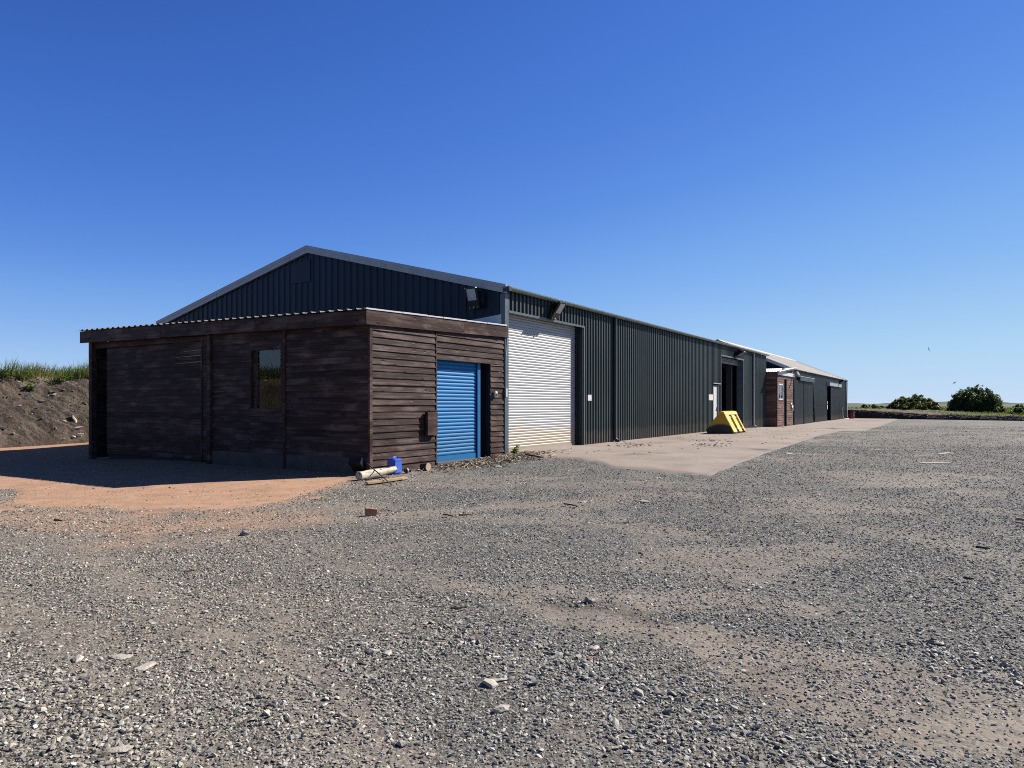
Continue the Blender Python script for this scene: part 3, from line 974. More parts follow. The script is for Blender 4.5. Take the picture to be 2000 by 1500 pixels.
part('dark_backing', M['inside'], sh, lambda mb: (mb.box(.02, .06, 0, 2.5, -.1, 3.1), mb.box(.02, .06, 3.69, 5.1, -.1, 3.1), mb.box(.02, .06, 2.5, 3.69, -.1, 1.16), mb.box(.02, .06, 2.5, 3.69, 2.6, 3.1),  # unseen dark sheets added behind the boards to block light
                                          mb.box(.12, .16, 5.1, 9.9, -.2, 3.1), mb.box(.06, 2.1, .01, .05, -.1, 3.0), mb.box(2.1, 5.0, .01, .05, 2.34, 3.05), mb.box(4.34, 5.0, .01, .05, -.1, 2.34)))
part('end_wall', M['wood_x'], sh, lambda mb: fboards(mb, lambda a, d, z: (a, 10.57 + d, z), .05, 4.9, -.2, 3.1, .145, .028, fr_))
part('plinth', M['plinth'], sh, lambda mb: (mb.box(-.03, .1, .02, 2.47, -.3, .2), mb.box(-.035, .1, 2.55, 5.08, -.3, .2)))


def rfascia(mb):
    for x0, x1, dz in ((-.2, 3.12, 0), (3.125, 5.06, .004)):
        mb.prism([(x0, rz_(x0, 0) - .3 + dz), (x1, rz_(x1, 0) - .3 + dz), (x1, rz_(x1, 0) - .01 + dz), (x0, rz_(x0, 0) - .01 + dz)], -.085, -.05)


part('side_fascia', M['wood_x'], sh, rfascia)


def ffascia(mb):
    ys = [-.085, 3.3, 6.9, 10.78]
    for i, (a, b) in enumerate(zip(ys[:-1], ys[1:])):
        h = (.3, .31, .33)[i]
        mb.prism([(a, rz_(-.17, a) - h), (b - .004, rz_(-.17, b) - h - .01), (b - .004, rz_(-.17, b) - .02), (a, rz_(-.17, a) - .02)], -.2 - .004 * i, -.165, 'x')


part('front_fascia', M['wood_y'], sh, ffascia)
part('eaves_soffit', M['wood_y'], sh, lambda mb: mb.prism([(0, 2.9), (10.58, 3.04), (10.58, 3.09), (0, 2.95)], -.16, .0, 'x'))
part('head_board', M['wood_y'], sh, lambda mb: mb.prism([(5.2, 2.86), (10.45, 2.86), (10.45, 3.04), (5.2, 2.96)], .02, .05, 'x'))
part('roof', M['roof_sheet'], sh, lambda mb: corr(mb, -.09, 10.82, -.24, 5.0, .26, .034, lambda a, d, t: (t, a, rz_(t, a) + d), ((0, 0), (.45, 0), (.58, 1), (.86, 1)), 6))


def rflash(mb):
    xs = [-.2, .9, 1.75, 2.3, 3.2, 4.1, 5.0]
    for i, (a, b) in enumerate(zip(xs[:-1], xs[1:])):
        e = .004 * (i % 2)
        mb.prism([(a, rz_(a, 0) + .0), (b - .015, rz_(b, 0)), (b - .015, rz_(b, 0) + .03 + e), (a, rz_(a, 0) + .03 + e)], -.1 - e, -.04)


part('roof_flashing', M['whitesheet'], sh, rflash)
wd = part('window', M['wood_y'], sh, lambda mb: (mb.box(-.05, .08, 2.55, 2.62, 1.14, 2.6), mb.box(-.05, .08, 3.62, 3.69, 1.14, 2.6), mb.box(-.05, .08, 2.62, 3.62, 2.53, 2.6), mb.box(-.06, .08, 2.62, 3.62, 1.14, 1.21), mb.box(-.02, .08, 3.42, 3.47, 1.21, 2.53), mb.box(.02, .08, 3.47, 3.62, 1.21, 2.53)))
part('pane', M['glass'], wd, lambda mb: mb.box(.0, .008, 2.62, 3.42, 1.21, 2.53))
bd = part('roller_door', M['blue'], sh, lambda mb: slats(mb, 2.13, 3.96, .1, 2.5, .087, .018, .13))
bd['label'] = 'bright blue slatted roller door'
part('bottom_rail', M['blue'], bd, lambda mb: mb.box(2.13, 3.96, .1, .14, -.03, .1))
part('guide', M['bluedark'], bd, lambda mb: (mb.box(3.9, 4.02, .07, .09, -.05, 2.4), mb.box(4.0, 4.02, .09, .2, -.05, 2.4)))
part('gap_shade', M['black'], sh, lambda mb: (mb.box(4.02, 4.32, .3, .34, -.1, 2.36), mb.box(4.3, 4.33, .0, .34, -.1, 2.36), mb.box(2.1, 4.33, .16, .34, 2.45, 2.5)))  # black boards put in for the shade of the deep gap
part('dark_back_box', M['inside'], sh, lambda mb: mb.box(2.1, 4.32, .36, .4, -.1, 2.6))
part('threshold', M['plinth'], sh, lambda mb: mb.box(2.1, 4.35, -.1, .3, -.25, -.03))
cv = part('timber_cover', M['wood_x'], sh, lambda mb: [mb.box(1.69, 2.04, -.13, -.045, .62 + .172 * k, .62 + .172 * k + .168) for k in range(3)])
cv['label'] = 'boarded box beside the blue door'
ks = bthing('key_box', 'small white box fixed on dark boards right of the blue door', 'key box', -.52, -.04, 1.5)
part('housing', M['whitepl'], ks, lambda mb: mb.box(-.055, .055, -.06, 0, 0, .14), bevel=.01)
part('cover', M['black'], ks, lambda mb: mb.box(-.03, .03, -.068, -.061, .02, .08))

# ================================================================== THE LOWER BUILDING BEYOND
FZ = -.13
U0, U1, V0, VR, V1, E2, R2 = 35.1, 62.6, -.5, 4.44, 9.38, 3.72, 5.83
fb = bthing('barn', 'lower dark barn with a pale ribbed roof beyond the long warehouse', 'barn', U0, 0, FZ)
L2 = U1 - U0
rf2 = lambda v: (E2 - FZ) + (R2 - E2) * ((v - V0) / (VR - V0) if v < VR else (V1 - v) / (V1 - VR))


def fside(mb):
    pl = lambda a, d, z: (a, V0 - d, z)
    for a0, a1, lo in ((0, .9, -.1), (.9, 7.5, 3.1), (7.5, 15.4, -.1), (15.4, 20, 3.0), (20, L2, -.1)):
        corr(mb, a0, a1, lo, E2 - FZ - .02, .2, .03, pl)


part('side_wall', M['clad_far'], fb, fside)
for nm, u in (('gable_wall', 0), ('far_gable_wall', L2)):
    part(nm, M['clad_shade'] if u == 0 else M['clad_far'], fb, lambda mb: corr(mb, V0, V1, -.1, lambda a: rf2(a) - .04, .25, .03, lambda a, d, z: (u - d, a, z)))  # near gable takes the shaded copy of the cladding
part('rear_wall', M['clad_far'], fb, lambda mb: corr(mb, 0, L2, -.1, E2 - FZ, .4, .03, lambda a, d, z: (a, V1 + d, z)))
SINE = [(i / 6, .5 - .5 * math.cos(2 * math.pi * i / 6)) for i in range(6)]
part('roof', M['asbestos'], fb, lambda mb: (
    corr(mb, -.12, L2 + .12, V0 - .16, VR, .177, .055, lambda a, d, t: (a, t, rf2(t) + .02 + d), SINE),
    corr(mb, -.12, L2 + .12, VR, V1 + .16, .177, .055, lambda a, d, t: (a, t, rf2(t) + .02 + d), SINE)))
part('ridge_cap', M['asbestos'], fb, lambda mb: mb.prism([(VR - .3, rf2(VR - .3) + .08), (VR, rf2(VR) + .1), (VR + .3, rf2(VR + .3) + .08), (VR, rf2(VR) + .13)], -.13, L2 + .13, 'x'))
part('barge_board', M['whitesheet'], fb, lambda mb: mb.prism([(V0 - .16, rf2(V0 - .16) - .12), (VR, rf2(VR) - .12), (VR, rf2(VR) + .1), (V0 - .16, rf2(V0 - .16) + .1)], -.15, -.115, 'x'))
part('barge_board', M['asbestos'], fb, lambda mb: mb.prism([(V0 - .16, rf2(V0 - .16) - .12), (VR, rf2(VR) - .12), (VR, rf2(VR) + .1), (V0 - .16, rf2(V0 - .16) + .1)], L2 + .115, L2 + .15, 'x'))
for a0, a1, zt, nm in ((.4, 3.65, 3.12, 'first'), (4.1, 7.55, 3.1, 'second'), (16.8, 22.1, 3.02, 'third')):
    p = part('sliding_door', M['clad_far'], fb, lambda mb: corr(mb, a0, a1, .02, zt, .25, .025, lambda a, d, z: (a, V0 - .11 - d, z)))
    part('door_frame', M['darkmetal'], p, lambda mb: (mb.box(a0 - .03, a0 + .03, V0 - .145, V0 - .06, .02, zt), mb.box(a1 - .03, a1 + .03, V0 - .145, V0 - .06, .02, zt)))
part('door_track', M['clad_far'], fb, lambda mb: mb.box(1.9, 7.6, V0 - .26, V0 - .035, 3.1, 3.38))
part('track_flashing', M['whitesheet'], fb, lambda mb: mb.box(1.85, 7.65, V0 - .28, V0 - .035, 3.385, 3.41))
part('door_track', M['galv'], fb, lambda mb: (mb.box(15.4, 22.6, V0 - .26, V0 - .035, 3.04, 3.32), mb.box(15.3, 22.7, V0 - .28, V0 - .035, 3.325, 3.345)))
part('dark_backing', M['inside'], fb, lambda mb: (mb.box(.3, 8, .6, .7, -.05, 3.4), mb.box(15, 21, .6, .7, -.05, 3.4)))
part('downpipe', M['black'], fb, lambda mb: mb.tube([(7.65, V0 - .09, 3.5), (8.75, V0 - .09, .1)], .055, 8))
part('corner_post', M['darkmetal'], fb, lambda mb: mb.box(L2 - .14, L2 + .03, V0 - .06, V0 - .034, 0, 3.75))
o = part('downpipe', M['whitepl'], fb, lambda mb: mb.tube([(L2 + .04, V0 - .13, 3.75), (L2 + .05, V0 - .1, .25), (L2 + .05, V0 - .22, .12)], .055, 8)); o['label'] = 'white corner downpipe'

# brown boarded porch filling the nook between the two
pc = bthing('porch', 'small red-brown boarded lean-to porch between the warehouse and the barn', 'porch', 29.92, 0, FZ)
PL, PV = 4.95, -.65
pz = lambda x: 3.44 + .43 * (x / PL)


def pfront(mb):
    pl = lambda a, d, z: (a, PV - d, z)
    fboards(mb, pl, .02, .28, 0, 3.3, .15, .03, fr_); fboards(mb, pl, 1.62, 2.0, 0, 3.3, .15, .03, fr_)
    fboards(mb, pl, .28, 1.62, 0, 1.72, .15, .03, fr_); fboards(mb, pl, .28, 1.62, 2.72, 3.3, .15, .03, fr_)
    fboards(mb, pl, 2.84, PL - .05, 0, 3.3, .15, .03, fr_)
    fboards(mb, pl, 1.4, PL - .05, 3.5, 3.86, .12, .025, fr_, top=lambda a: pz(a) - .06)


part('front_wall', M['wood_red'], pc, pfront)
part('side_wall', M['wood_red_y'], pc, lambda mb: fboards(mb, lambda a, d, z: (-d, a, z), PV + .02, 1.2, .0, 3.42, .15, .03, fr_))
part('dark_backing', M['inside'], pc, lambda mb: (mb.box(.02, .06, PV, 1.2, 0, 3.4), mb.box(.05, 2.0, PV + .3, PV + .35, 0, 3.4), mb.box(2.0, 2.9, .9, .95, 0, 3.4), mb.box(2.84, PL - .05, PV + .01, PV + .05, 0, 3.5), mb.box(.05, .28, PV + .01, PV + .05, 0, 3.3), mb.box(1.62, 2.0, PV + .01, PV + .05, 0, 3.3)))
part('doorway_dark', M['black'], pc, lambda mb: (mb.box(2.0, 2.06, PV - .02, PV + .25, 0, 3.3), mb.box(2.78, 2.84, PV - .02, PV + .25, 0, 3.3), mb.box(2.06, 2.78, PV + .2, PV + .24, 0, 3.3)))  # black sheet across the opening stands for the dark inside
part('roof', M['whitesheet'], pc, lambda mb: corr(mb, PV - .3, 1.4, -.14, PL, .125, .04, lambda a, d, t: (t, a, pz(t) + d), SINE))
part('fascia', M['white'], pc, lambda mb: mb.box(-.1, PL, PV - .1, PV - .055, 3.26, 3.48))
part('barge_board', M['white'], pc, lambda mb: mb.prism([(-.14, pz(-.14) - .09), (PL, pz(PL) - .09), (PL, pz(PL) + .03), (-.14, pz(-.14) + .03)], PV - .14, PV - .102))
wd = part('window', M['white'], pc, lambda mb: (mb.box(.28, .36, PV - .04, PV + .05, 1.72, 2.72), mb.box(1.54, 1.62, PV - .04, PV + .05, 1.72, 2.72), mb.box(.36, 1.54, PV - .04, PV + .05, 2.64, 2.72), mb.box(.36, 1.54, PV - .06, PV + .05, 1.72, 1.8), mb.box(.9, .96, PV - .03, PV + .04, 1.8, 2.64)))
part('pane', M['glass'], wd, lambda mb: mb.box(.36, 1.54, PV + .0, PV + .008, 1.8, 2.64))
part('lintel', M['wood_red'], pc, lambda mb: mb.box(2.0, 2.84, PV - .03, PV + .02, 3.05, 3.28))


# ================================================================== FLOODLIGHTS
def floodlight(name, label, u, v, z, rz, tilt, s=1.0):
    t = bthing(name, label, 'floodlight', u, v, z, 'floodlights on the buildings')
    t.rotation_euler = (0, 0, TH + rz)
    t.scale = (s, s, s)
    A = Matrix.Rotation(tilt, 3, 'X'); c = Vector((0, -.22, 0))
    T = lambda x, y, zz: c + A @ Vector((x, y, zz))

    def rot(mb):
        mb.v = [tuple(T(*p)) for p in mb.v]; return mb
    mb = MB(); mb.box(-.2, .2, -.05, .0, -.3, .3)
    mb.add([(-.19, 0, -.28), (.19, 0, -.28), (.19, 0, .28), (-.19, 0, .28), (-.11, .16, -.2), (.11, .16, -.2), (.11, .16, .14), (-.11, .16, .14)], [(0, 1, 5, 4), (1, 2, 6, 5), (2, 3, 7, 6), (3, 0, 4, 7), (4, 5, 6, 7)])
    for k in range(5): mb.box(-.12 + .06 * k - .008, -.12 + .06 * k + .008, .1, .2, -.2, .15)
    body = rot(mb).build('housing', M['blackiron'], t, bevel=.008)
    mb = MB(); mb.add([(-.135, -.054, -.06), (.135, -.054, -.06), (.135, -.054, .25), (-.135, -.054, .25), (-.09, -.051, .02), (.09, -.051, .02), (.09, -.051, .17), (-.09, -.051, .17)],
                      [(0, 1, 5, 4), (1, 2, 6, 5), (2, 3, 7, 6), (3, 0, 4, 7), (4, 5, 6, 7)])
    rot(mb).build('reflector', M['reflector'], t)
    mb = MB(); mb.box(-.14, .14, -.066, -.06, -.065, .255); rot(mb).build('lens', M['lens'], t)
    mb = MB()
    for x, zz in ((-.18, .28), (.18, .28), (-.13, -.27), (.13, -.27)): mb.tube([T(x, -.05, zz), T(x, -.075, zz)], .018, 8)
    mb.tube([T(0, -.05, -.26), T(0, -.09, -.27)], .03, 8)
    mb.build('clip', M['galv'], t)
    mb = MB()
    for sx in (-1, 1):
        mb.tube([T(sx * .22, .05, -.02), (sx * .22, -.1, -.2), (sx * .15, .0, -.22)], .016, 6)
    mb.box(-.2, .2, -.03, .0, -.26, -.18)
    mb.build('bracket', M['blackiron'], t)
    return t


floodlight('floodlight', 'black floodlight with bright lens high on the shaded gable', -.04, .82, 4.13, R(-90), R(18), .95)
floodlight('floodlight', 'black floodlight tilted out under the gutter above the silver roller door', 2.45, -.04, 4.02, 0, R(34), .95)
floodlight('floodlight', 'floodlight fixed over the open dark bay', 22.6, -.04, 3.98, 0, R(62), 1.0)
floodlight('floodlight', 'small black floodlight above the barn sliding door track', 56.0, -.78, 3.4, 0, R(60), .9)
t = bthing('bulkhead_lamp', 'white strip lamp on an arm at the porch roof corner', 'lamp', 34.5, -.78, 3.2)
part('arm', M['blackiron'], t, lambda mb: mb.tube([(0, .15, .05), (0, -.1, .08)], .03, 8))
part('lamp_head', M['whitepl'], t, lambda mb: mb.obox((.2, -.25, .12), .75, .14, .12, Matrix.Rotation(R(-25), 3, 'Y') @ Matrix.Rotation(R(20), 3, 'Z')), bevel=.02)


def sign(name, label, u, v, z0, w, h, mat='paper', cat='sign'):
    t = bthing(name, label, cat, u, v, z0)
    part('board', M[mat], t, lambda mb: mb.box(0, w, -.012, 0, 0, h), bevel=.003)
    part('screws', M['galv'], t, lambda mb: [mb.tube([(x, -.012, z), (x, -.018, z)], .008, 6) for x in (.03, w - .03) for z in (.03, h - .03)])


sign('wall_sign', 'small blank white sign on ribbed sheets right of the silver door', 4.85, -.042, 1.42, .27, .19)
sign('wall_sign', 'larger blank white sign left of the white door', 17.85, -.042, 1.5, .68, .28)
for lab, z, r in (('small round white plate above the larger one at the barn door gap', 1.45, .13), ('larger round white plate below the smaller one at the barn door gap', 1.07, .19)):
    t = bthing('round_plate', lab, 'sign', 50.35, -.55, z)
    part('disc', M['white'], t, lambda mb: mb.tube([(0, 0, 0), (0, -.025, 0)], r, 20, smooth=False))
    part('fixing', M['galv'], t, lambda mb: mb.tube([(0, -.025, 0), (0, -.033, 0)], .015, 8))
t = bthing('cord', 'white knotted cord hanging at the right end of the porch boards', 'cord', 34.4, -.71, 1.1)
mb = MB(); mb.tube([(-.5, 0, .2), (-.42, -.03, .28), (-.3, -.03, .1), (-.2, -.02, -.05), (-.05, -.03, .12), (.05, -.03, -.05), (.2, -.02, -.2)], .035, 6)
o = mb.build('strand', M['whitepl'], t)
t = bthing('garden_hose', 'pale hose hanging down the barn wall to the ground near the red drum', 'hose', 59.7, -.56, FZ)
mb = MB(); mb.tube([(0, 0, 1.15), (-.05, -.02, .8), (-.02, -.04, .4), (.25, -.12, .08), (.8, -.3, .03), (1.6, -.35, .04), (2.3, -.3, .1), (2.9, -.25, .05)], .04, 7); mb.build('tube', M['hose'], t)
part('tap', M['galv'], t, lambda mb: (mb.tube([(0, .0, 1.12), (0, -.08, 1.15)], .03, 8), mb.box(-.06, .06, -.1, -.08, 1.17, 1.19)))
x, y = W(62.25, -1.05).xy
t = thing('oil_drum', 'red and black oil drum standing at the far barn corner', 'drum', (x, y, zg1(x, y)))
part('barrel', [M['red'], M['rust']], t, lambda mb: (setattr(mb, 'm', 0), mb.lathe([(.285, .12), (.285, .3), (.3, .31), (.285, .325), (.285, .52)], 24), setattr(mb, 'm', 1), mb.lathe([(.0, .0), (.285, .0), (.292, .02), (.285, .03), (.285, .12)], 24), mb.lathe([(.285, .52), (.285, .58), (.3, .59), (.285, .605), (.285, .86), (.295, .87), (.285, .88), (.27, .875), (.265, .85), (0, .85)], 24)))
part('bung', M['whitepl'], t, lambda mb: (mb.tube([(.05, -.05, .85), (.0, -.1, 1.02)], [.09, .03], 8), mb.tube([(-.12, .1, .85), (-.12, .1, .88)], .04, 8)))
part('hoop', M['galv'], t, lambda mb: mb.box(.27, .31, -.04, .04, 0, .5))
t = bthing('crate', 'pale crate standing inside the dark open bay', 'crate', 22.9, 4.2, 0)
part('panel', M['crate'], t, lambda mb: mb.box(-.5, .5, -.4, .4, .3, .85), bevel=.01)
part('pallet', M['rawwood'], t, lambda mb: ([mb.box(-.55, .55, -.45 + .3 * k, -.3 + .3 * k, .1, .14) for k in range(4)], [mb.box(-.55 + .5 * k, -.45 + .5 * k, -.45, .45, 0, .1) for k in range(3)], mb.box(-.5, .5, -.4, .4, .14, .3)))

# ================================================================== LOADER BUCKET
px, py = 9.62, 30.9
t = thing('loader_bucket', 'yellow loader bucket lying face down on the concrete beside the open bay', 'bucket', (px, py, zg1(px, py) + .025), TH)
BL = 2.1
OUT = [(0, .0), (-.02, .06), (.42, .9), (.5, .95), (.58, .94), (1.12, .27), (1.17, .15), (1.15, .03), (1.1, 0)]
for x0 in (0, BL - .03):
    part('side_plate', M['bucket_side'], t, lambda mb: mb.prism([(a, z) for a, z in OUT], x0, x0 + .03, 'x'), bevel=.006)


def shell(mb):
    pts = OUT[1:8]
    for (a, z), (b, w) in zip(pts[2:-1], pts[3:]):
        n = Vector((-(w - z), (b - a))).normalized() * -.02
        mb.prism([(a, z), (b, w), (b + n.x, w + n.y), (a + n.x, z + n.y)], .03, BL - .03, 'x')


part('shell', M['bucket'], t, shell)
mb = MB()
d = (Vector((.42, .9)) - Vector((-.02, .06))); L = d.length; d.normalize(); nv = Vector((-d.y, d.x))   # outward of the back plate


def strip(mb, x0, x1, s0, s1, o0, o1):
    P = lambda s, o: (Vector((-.02, .06)) + d * s + nv * o)
    q = [P(s0, o0), P(s1, o0), P(s1, o1), P(s0, o1)]
    mb.prism([(p.x, p.y) for p in q], x0, x1, 'x')


part('back_plate', M['bucket_side'], t, lambda mb: strip(mb, .03, BL - .03, .0, L, -.1, -.08))
for x0, x1 in ((.03, .62), (.98, 1.5), (1.86, BL - .03)):
    part('hook_rib', M['bucket'], t, lambda mb: strip(mb, x0, x1, .0, L - .02, -.08, .02), bevel=.008)
part('top_lip', M['bucket'], t, lambda mb: mb.prism([(.34, .82), (.42, .96), (.56, .985), (.62, .93), (.5, .9)], -.01, BL + .01, 'x'), bevel=.008)
for xx in (.8, 1.68):
    part('pin', M['rust'], t, lambda mb: (strip(mb, xx - .17, xx + .17, .7, .78, -.05, -.01), strip(mb, xx - .17, xx + .17, .12, .2, -.05, -.01)))
    part('bolt', M['galv'], t, lambda mb: (strip(mb, xx + .06, xx + .14, .12, .2, -.005, .03)))
part('cutting_edge', M['rust'], t, lambda mb: mb.box(.0, BL, -.05, 1.1, -.02, .02))

# ================================================================== CLUTTER AT THE SHED CORNER
def gz(x, y): return zg1(x, y)


def ground_thing(name, label, cat, px, py, dz=0, rz=0, group=None):
    x, y = gp(px, py); return thing(name, label, cat, (x, y, gz(x, y) + dz), rz, group)


def jerry(mb):
    mb.obox((0, 0, .17), .17, .26, .34)


p = W(-4.62, -.3)
t = thing('jerrycan', 'blue plastic jerrycan standing against the shed boards behind the white log', 'jerrycan', (p.x, p.y, gz(p.x, p.y) + .01), TH + R(2))
part('body', M['bluepl'], t, lambda mb: mb.box(-.125, .125, -.105, .105, 0, .31), bevel=.022)
part('handle', M['bluepl'], t, lambda mb: (mb.tube([(-.07, 0, .305), (-.07, 0, .335), (.05, 0, .335), (.05, 0, .305)], .016, 8)))
part('rib', M['bluepl'], t, lambda mb: (mb.box(-.105, .105, -.113, -.105, .03, .06), mb.box(-.105, .105, -.113, -.105, .27, .285), mb.box(-.133, -.125, -.08, .08, .04, .06)))
part('cap', M['black'], t, lambda mb: mb.tube([(.095, 0, .305), (.095, 0, .335)], .026, 12))


def log_mesh(mb, pts, rad, n=12, rough=.011):
    mb.tube(pts, rad, n)
    mb.v = [(x + random.uniform(-rough, rough), y + random.uniform(-rough, rough), z + random.uniform(-rough, rough)) for x, y, z in mb.v]


p0 = Vector(gp(701, 938)); p1 = Vector(gp(772, 930)); c = (p0 + p1) / 2; dv = p1 - p0
t = thing('log', 'pale birch log with black knots lying at the shed corner', 'log', (c.x, c.y, gz(c.x, c.y)), math.atan2(dv.y, dv.x))
hl = dv.length / 2
part('trunk', M['birch'], t, lambda mb: log_mesh(mb, [(-hl, 0, .085), (-hl * .6, .01, .09), (-hl * .2, 0, .1), (hl * .3, -.01, .12), (hl * .7, .0, .14), (hl, .01, .15)], [.085, .088, .08, .075, .066, .055], 14))
part('branch_stub', M['bark'], t, lambda mb: (mb.tube([(hl * .5, 0, .16), (hl * .62, -.03, .24), (hl * .58, -.04, .3)], [.014, .009, .004], 6), mb.tube([(hl * .55, 0, .16), (hl * .72, -.05, .26)], [.012, .004], 6)))
p0 = Vector(gp(712, 946)); p1 = Vector(gp(796, 936)); c = (p0 + p1) / 2; dv = p1 - p0
t = thing('plank', 'rough weathered plank lying flat in front of the birch log', 'plank', (c.x, c.y, gz(c.x, c.y)), math.atan2(dv.y, dv.x) + .02)
mb = MB(); hl = dv.length / 2
mb.add([(-hl, -.08, .02), (-.2, -.1, .02), (hl * .6, -.09, .03), (hl, -.03, .03), (hl * .96, .07, .03), (0, .09, .02), (-hl * .9, .06, .02)] + [(-hl, -.08, .05), (-.2, -.1, .052), (hl * .6, -.09, .06), (hl, -.03, .06), (hl * .96, .07, .065), (0, .09, .055), (-hl * .9, .06, .05)],
       [(0, 1, 2, 3, 4, 5, 6), (13, 12, 11, 10, 9, 8, 7)] + [(i, (i + 1) % 7, (i + 1) % 7 + 7, i + 7) for i in range(7)])
mb.build('board', M['rawwood'], t)


def stick(name, label, cat, a, b, r, mat, za=.02, zb=.02, group=None, kink=.03):
    pa = Vector(gp(*a)); pb = Vector(gp(*b)); c = (pa + pb) / 2
    t = thing(name, label, cat, (c.x, c.y, gz(c.x, c.y)), 0, group)
    q0 = Vector((pa.x - c.x, pa.y - c.y, za + r)); q1 = Vector((pb.x - c.x, pb.y - c.y, zb + r))
    mid = (q0 + q1) / 2 + Vector((random.uniform(-kink, kink), random.uniform(-kink, kink), 0))
    mb = MB(); mb.tube([q0, mid, q1], [r, r * .9, r * .6], 7); mb.build('stem', mat, t)
    return t


stick('stick', 'thin dark pole leaning across the birch log', 'stick', (718, 930), (766, 948), .012, M['bark'], .24, .0, kink=.01)
t = ground_thing('plastic_tray', 'black plastic tray tipped up in shadow beside the birch log', 'tray', 712, 928, .0, TH + R(20))
mb = MB(); A = Matrix.Rotation(R(35), 3, 'Y')
for c, s in (((0, 0, .01), (.34, .26, .015)), ((-.165, 0, .07), (.012, .26, .13)), ((.165, 0, .07), (.012, .26, .13)), ((0, -.125, .07), (.34, .012, .13)), ((0, .125, .07), (.34, .012, .13))):
    mb.obox(A @ Vector(c) + Vector((-.05, .14, .16)), *s, A)
mb.build('shell', M['black'], t)
t = ground_thing('log_offcut', 'short log offcut showing its pale cut end at the foot of the shed', 'log', 838, 920, 0, R(-22))
part('trunk', M['bark'], t, lambda mb: log_mesh(mb, [(-.2, .06, .07), (-.02, 0, .08)], [.075, .085], 12, .006))
part('cut_face', simple('fresh_cut_wood', (.6, .42, .28), .7, 0, .15, 12), t, lambda mb: mb.tube([(-.03, 0, .08), (-.012, -.004, .08)], .083, 14, smooth=False))
t = ground_thing('scrap_tin', 'crushed black and white tin lying right of the blue jerrycan', 'scrap', 797, 924, 0, R(30))
part('can', M['black'], t, lambda mb: log_mesh(mb, [(-.06, 0, .05), (.06, .02, .06)], [.05, .045], 9, .01))
part('band', M['white'], t, lambda mb: log_mesh(mb, [(-.03, -.006, .052), (.0, -.004, .055)], [.053, .052], 9, .003))
for i, (a, b, r, lab, mt) in enumerate((
        ((850, 912), (880, 909), .018, 'pale thin lath on gravel before the blue door sill', 'rawwood'),
        ((1025, 898), (1060, 905), .025, 'dark broken branch at the edge of the wood chips', 'bark'),
        ((1076, 903), (1083, 898), .015, 'short pale splinter at the right end of the chips', 'rawwood'),
        ((1102, 988), (1128, 993), .012, 'brown twig lying on the tan track in the middle of the yard', 'bark'),
        ((880, 1197), (912, 1193), .008, 'rusty brown strip lying on the mid foreground gravel', 'rust'),
        ((896, 1012), (918, 1011), .012, 'brown sliver on gravel just below the tan tyre track', 'bark'),
        ((866, 1010), (887, 1014), .01, 'second brown sliver left of the tan tyre track end', 'bark'),
        ((360, 1121), (384, 1117), .008, 'thin grey twig on pale gravel at left', 'bark'),
        ((106, 1022), (122, 1024), .013, 'dark flat wood fragment on stony orange soil', 'bark'),
        ((1906, 1074), (1934, 1077), .013, 'black flat bar lying on open gravel', 'black'),
        ((1884, 1132), (1902, 1135), .013, 'dark weathered wood piece on gravel below the black bar', 'bark'),
        ((1986, 1022), (2010, 1026), .02, 'pale yellow timber scrap lying alone on far gravel', 'rawwood'))):
    stick('debris' if mt in ('black', 'rust') else 'twig', lab, 'scrap' if mt in ('black', 'rust') else 'twig', a, b, r, M[mt])

# wood chips and bark swept up before the blue door
n = 1500
u_ = RNG.normal(-1.2, 1.3, n); v_o = .12 + np.abs(RNG.normal(0, .55, n))
kk = (u_ > -4.0) & (u_ < 2.6) & (v_o < 1.6) & (~((u_ > 1.0) & (v_o < .4))); u_, v_o = u_[kk], v_o[kk]; n = len(u_)
x = C0.x + u_ * UX + v_o * UY; y = C0.y + u_ * UY - v_o * UX
CB = np.array([(-1, -1, -1), (1, -1, -1), (1, 1, -1), (-1, 1, -1), (-1, -1, 1), (1, -1, 1), (1, 1, 1), (-1, 1, 1)]) * .5
CF = np.array([(0, 3, 2, 1), (4, 5, 6, 7), (0, 1, 5, 4), (1, 2, 6, 5), (2, 3, 7, 6), (3, 0, 4, 7)])
sc = np.stack([RNG.uniform(.03, .16, n), RNG.uniform(.01, .035, n), RNG.uniform(.004, .014, n)], 1)
Vv = CB[None] * sc[:, None]; a = RNG.uniform(0, 6.28, n); b = RNG.normal(0, .25, n)
Vv = np.stack([Vv[..., 0] * np.cos(b)[:, None] - Vv[..., 2] * np.sin(b)[:, None], Vv[..., 1], Vv[..., 0] * np.sin(b)[:, None] + Vv[..., 2] * np.cos(b)[:, None]], -1)
Vv = np.stack([Vv[..., 0] * np.cos(a)[:, None] - Vv[..., 1] * np.sin(a)[:, None], Vv[..., 0] * np.sin(a)[:, None] + Vv[..., 1] * np.cos(a)[:, None], Vv[..., 2]], -1)
Vv += np.stack([x, y, zg(x, y) + RNG.uniform(.012, .035, n)], 1)[:, None]
pal = np.array([(.5, .4, .26), (.36, .27, .17), (.16, .1, .06), (.07, .05, .035), (.56, .5, .4), (.25, .2, .16)])
cc = pal[RNG.integers(0, 6, n)] * RNG.uniform(.7, 1.2, (n, 1))
o = np_mesh('wood_chips', Vv.reshape(-1, 3), (CF[None] + (np.arange(n) * 8)[:, None, None]).reshape(-1, 4), M['chips'], colors=np.repeat(cc, 8, 0))
tag(o, 'scattered pale wood chips and bark before the blue door', 'wood chips', kind='stuff')

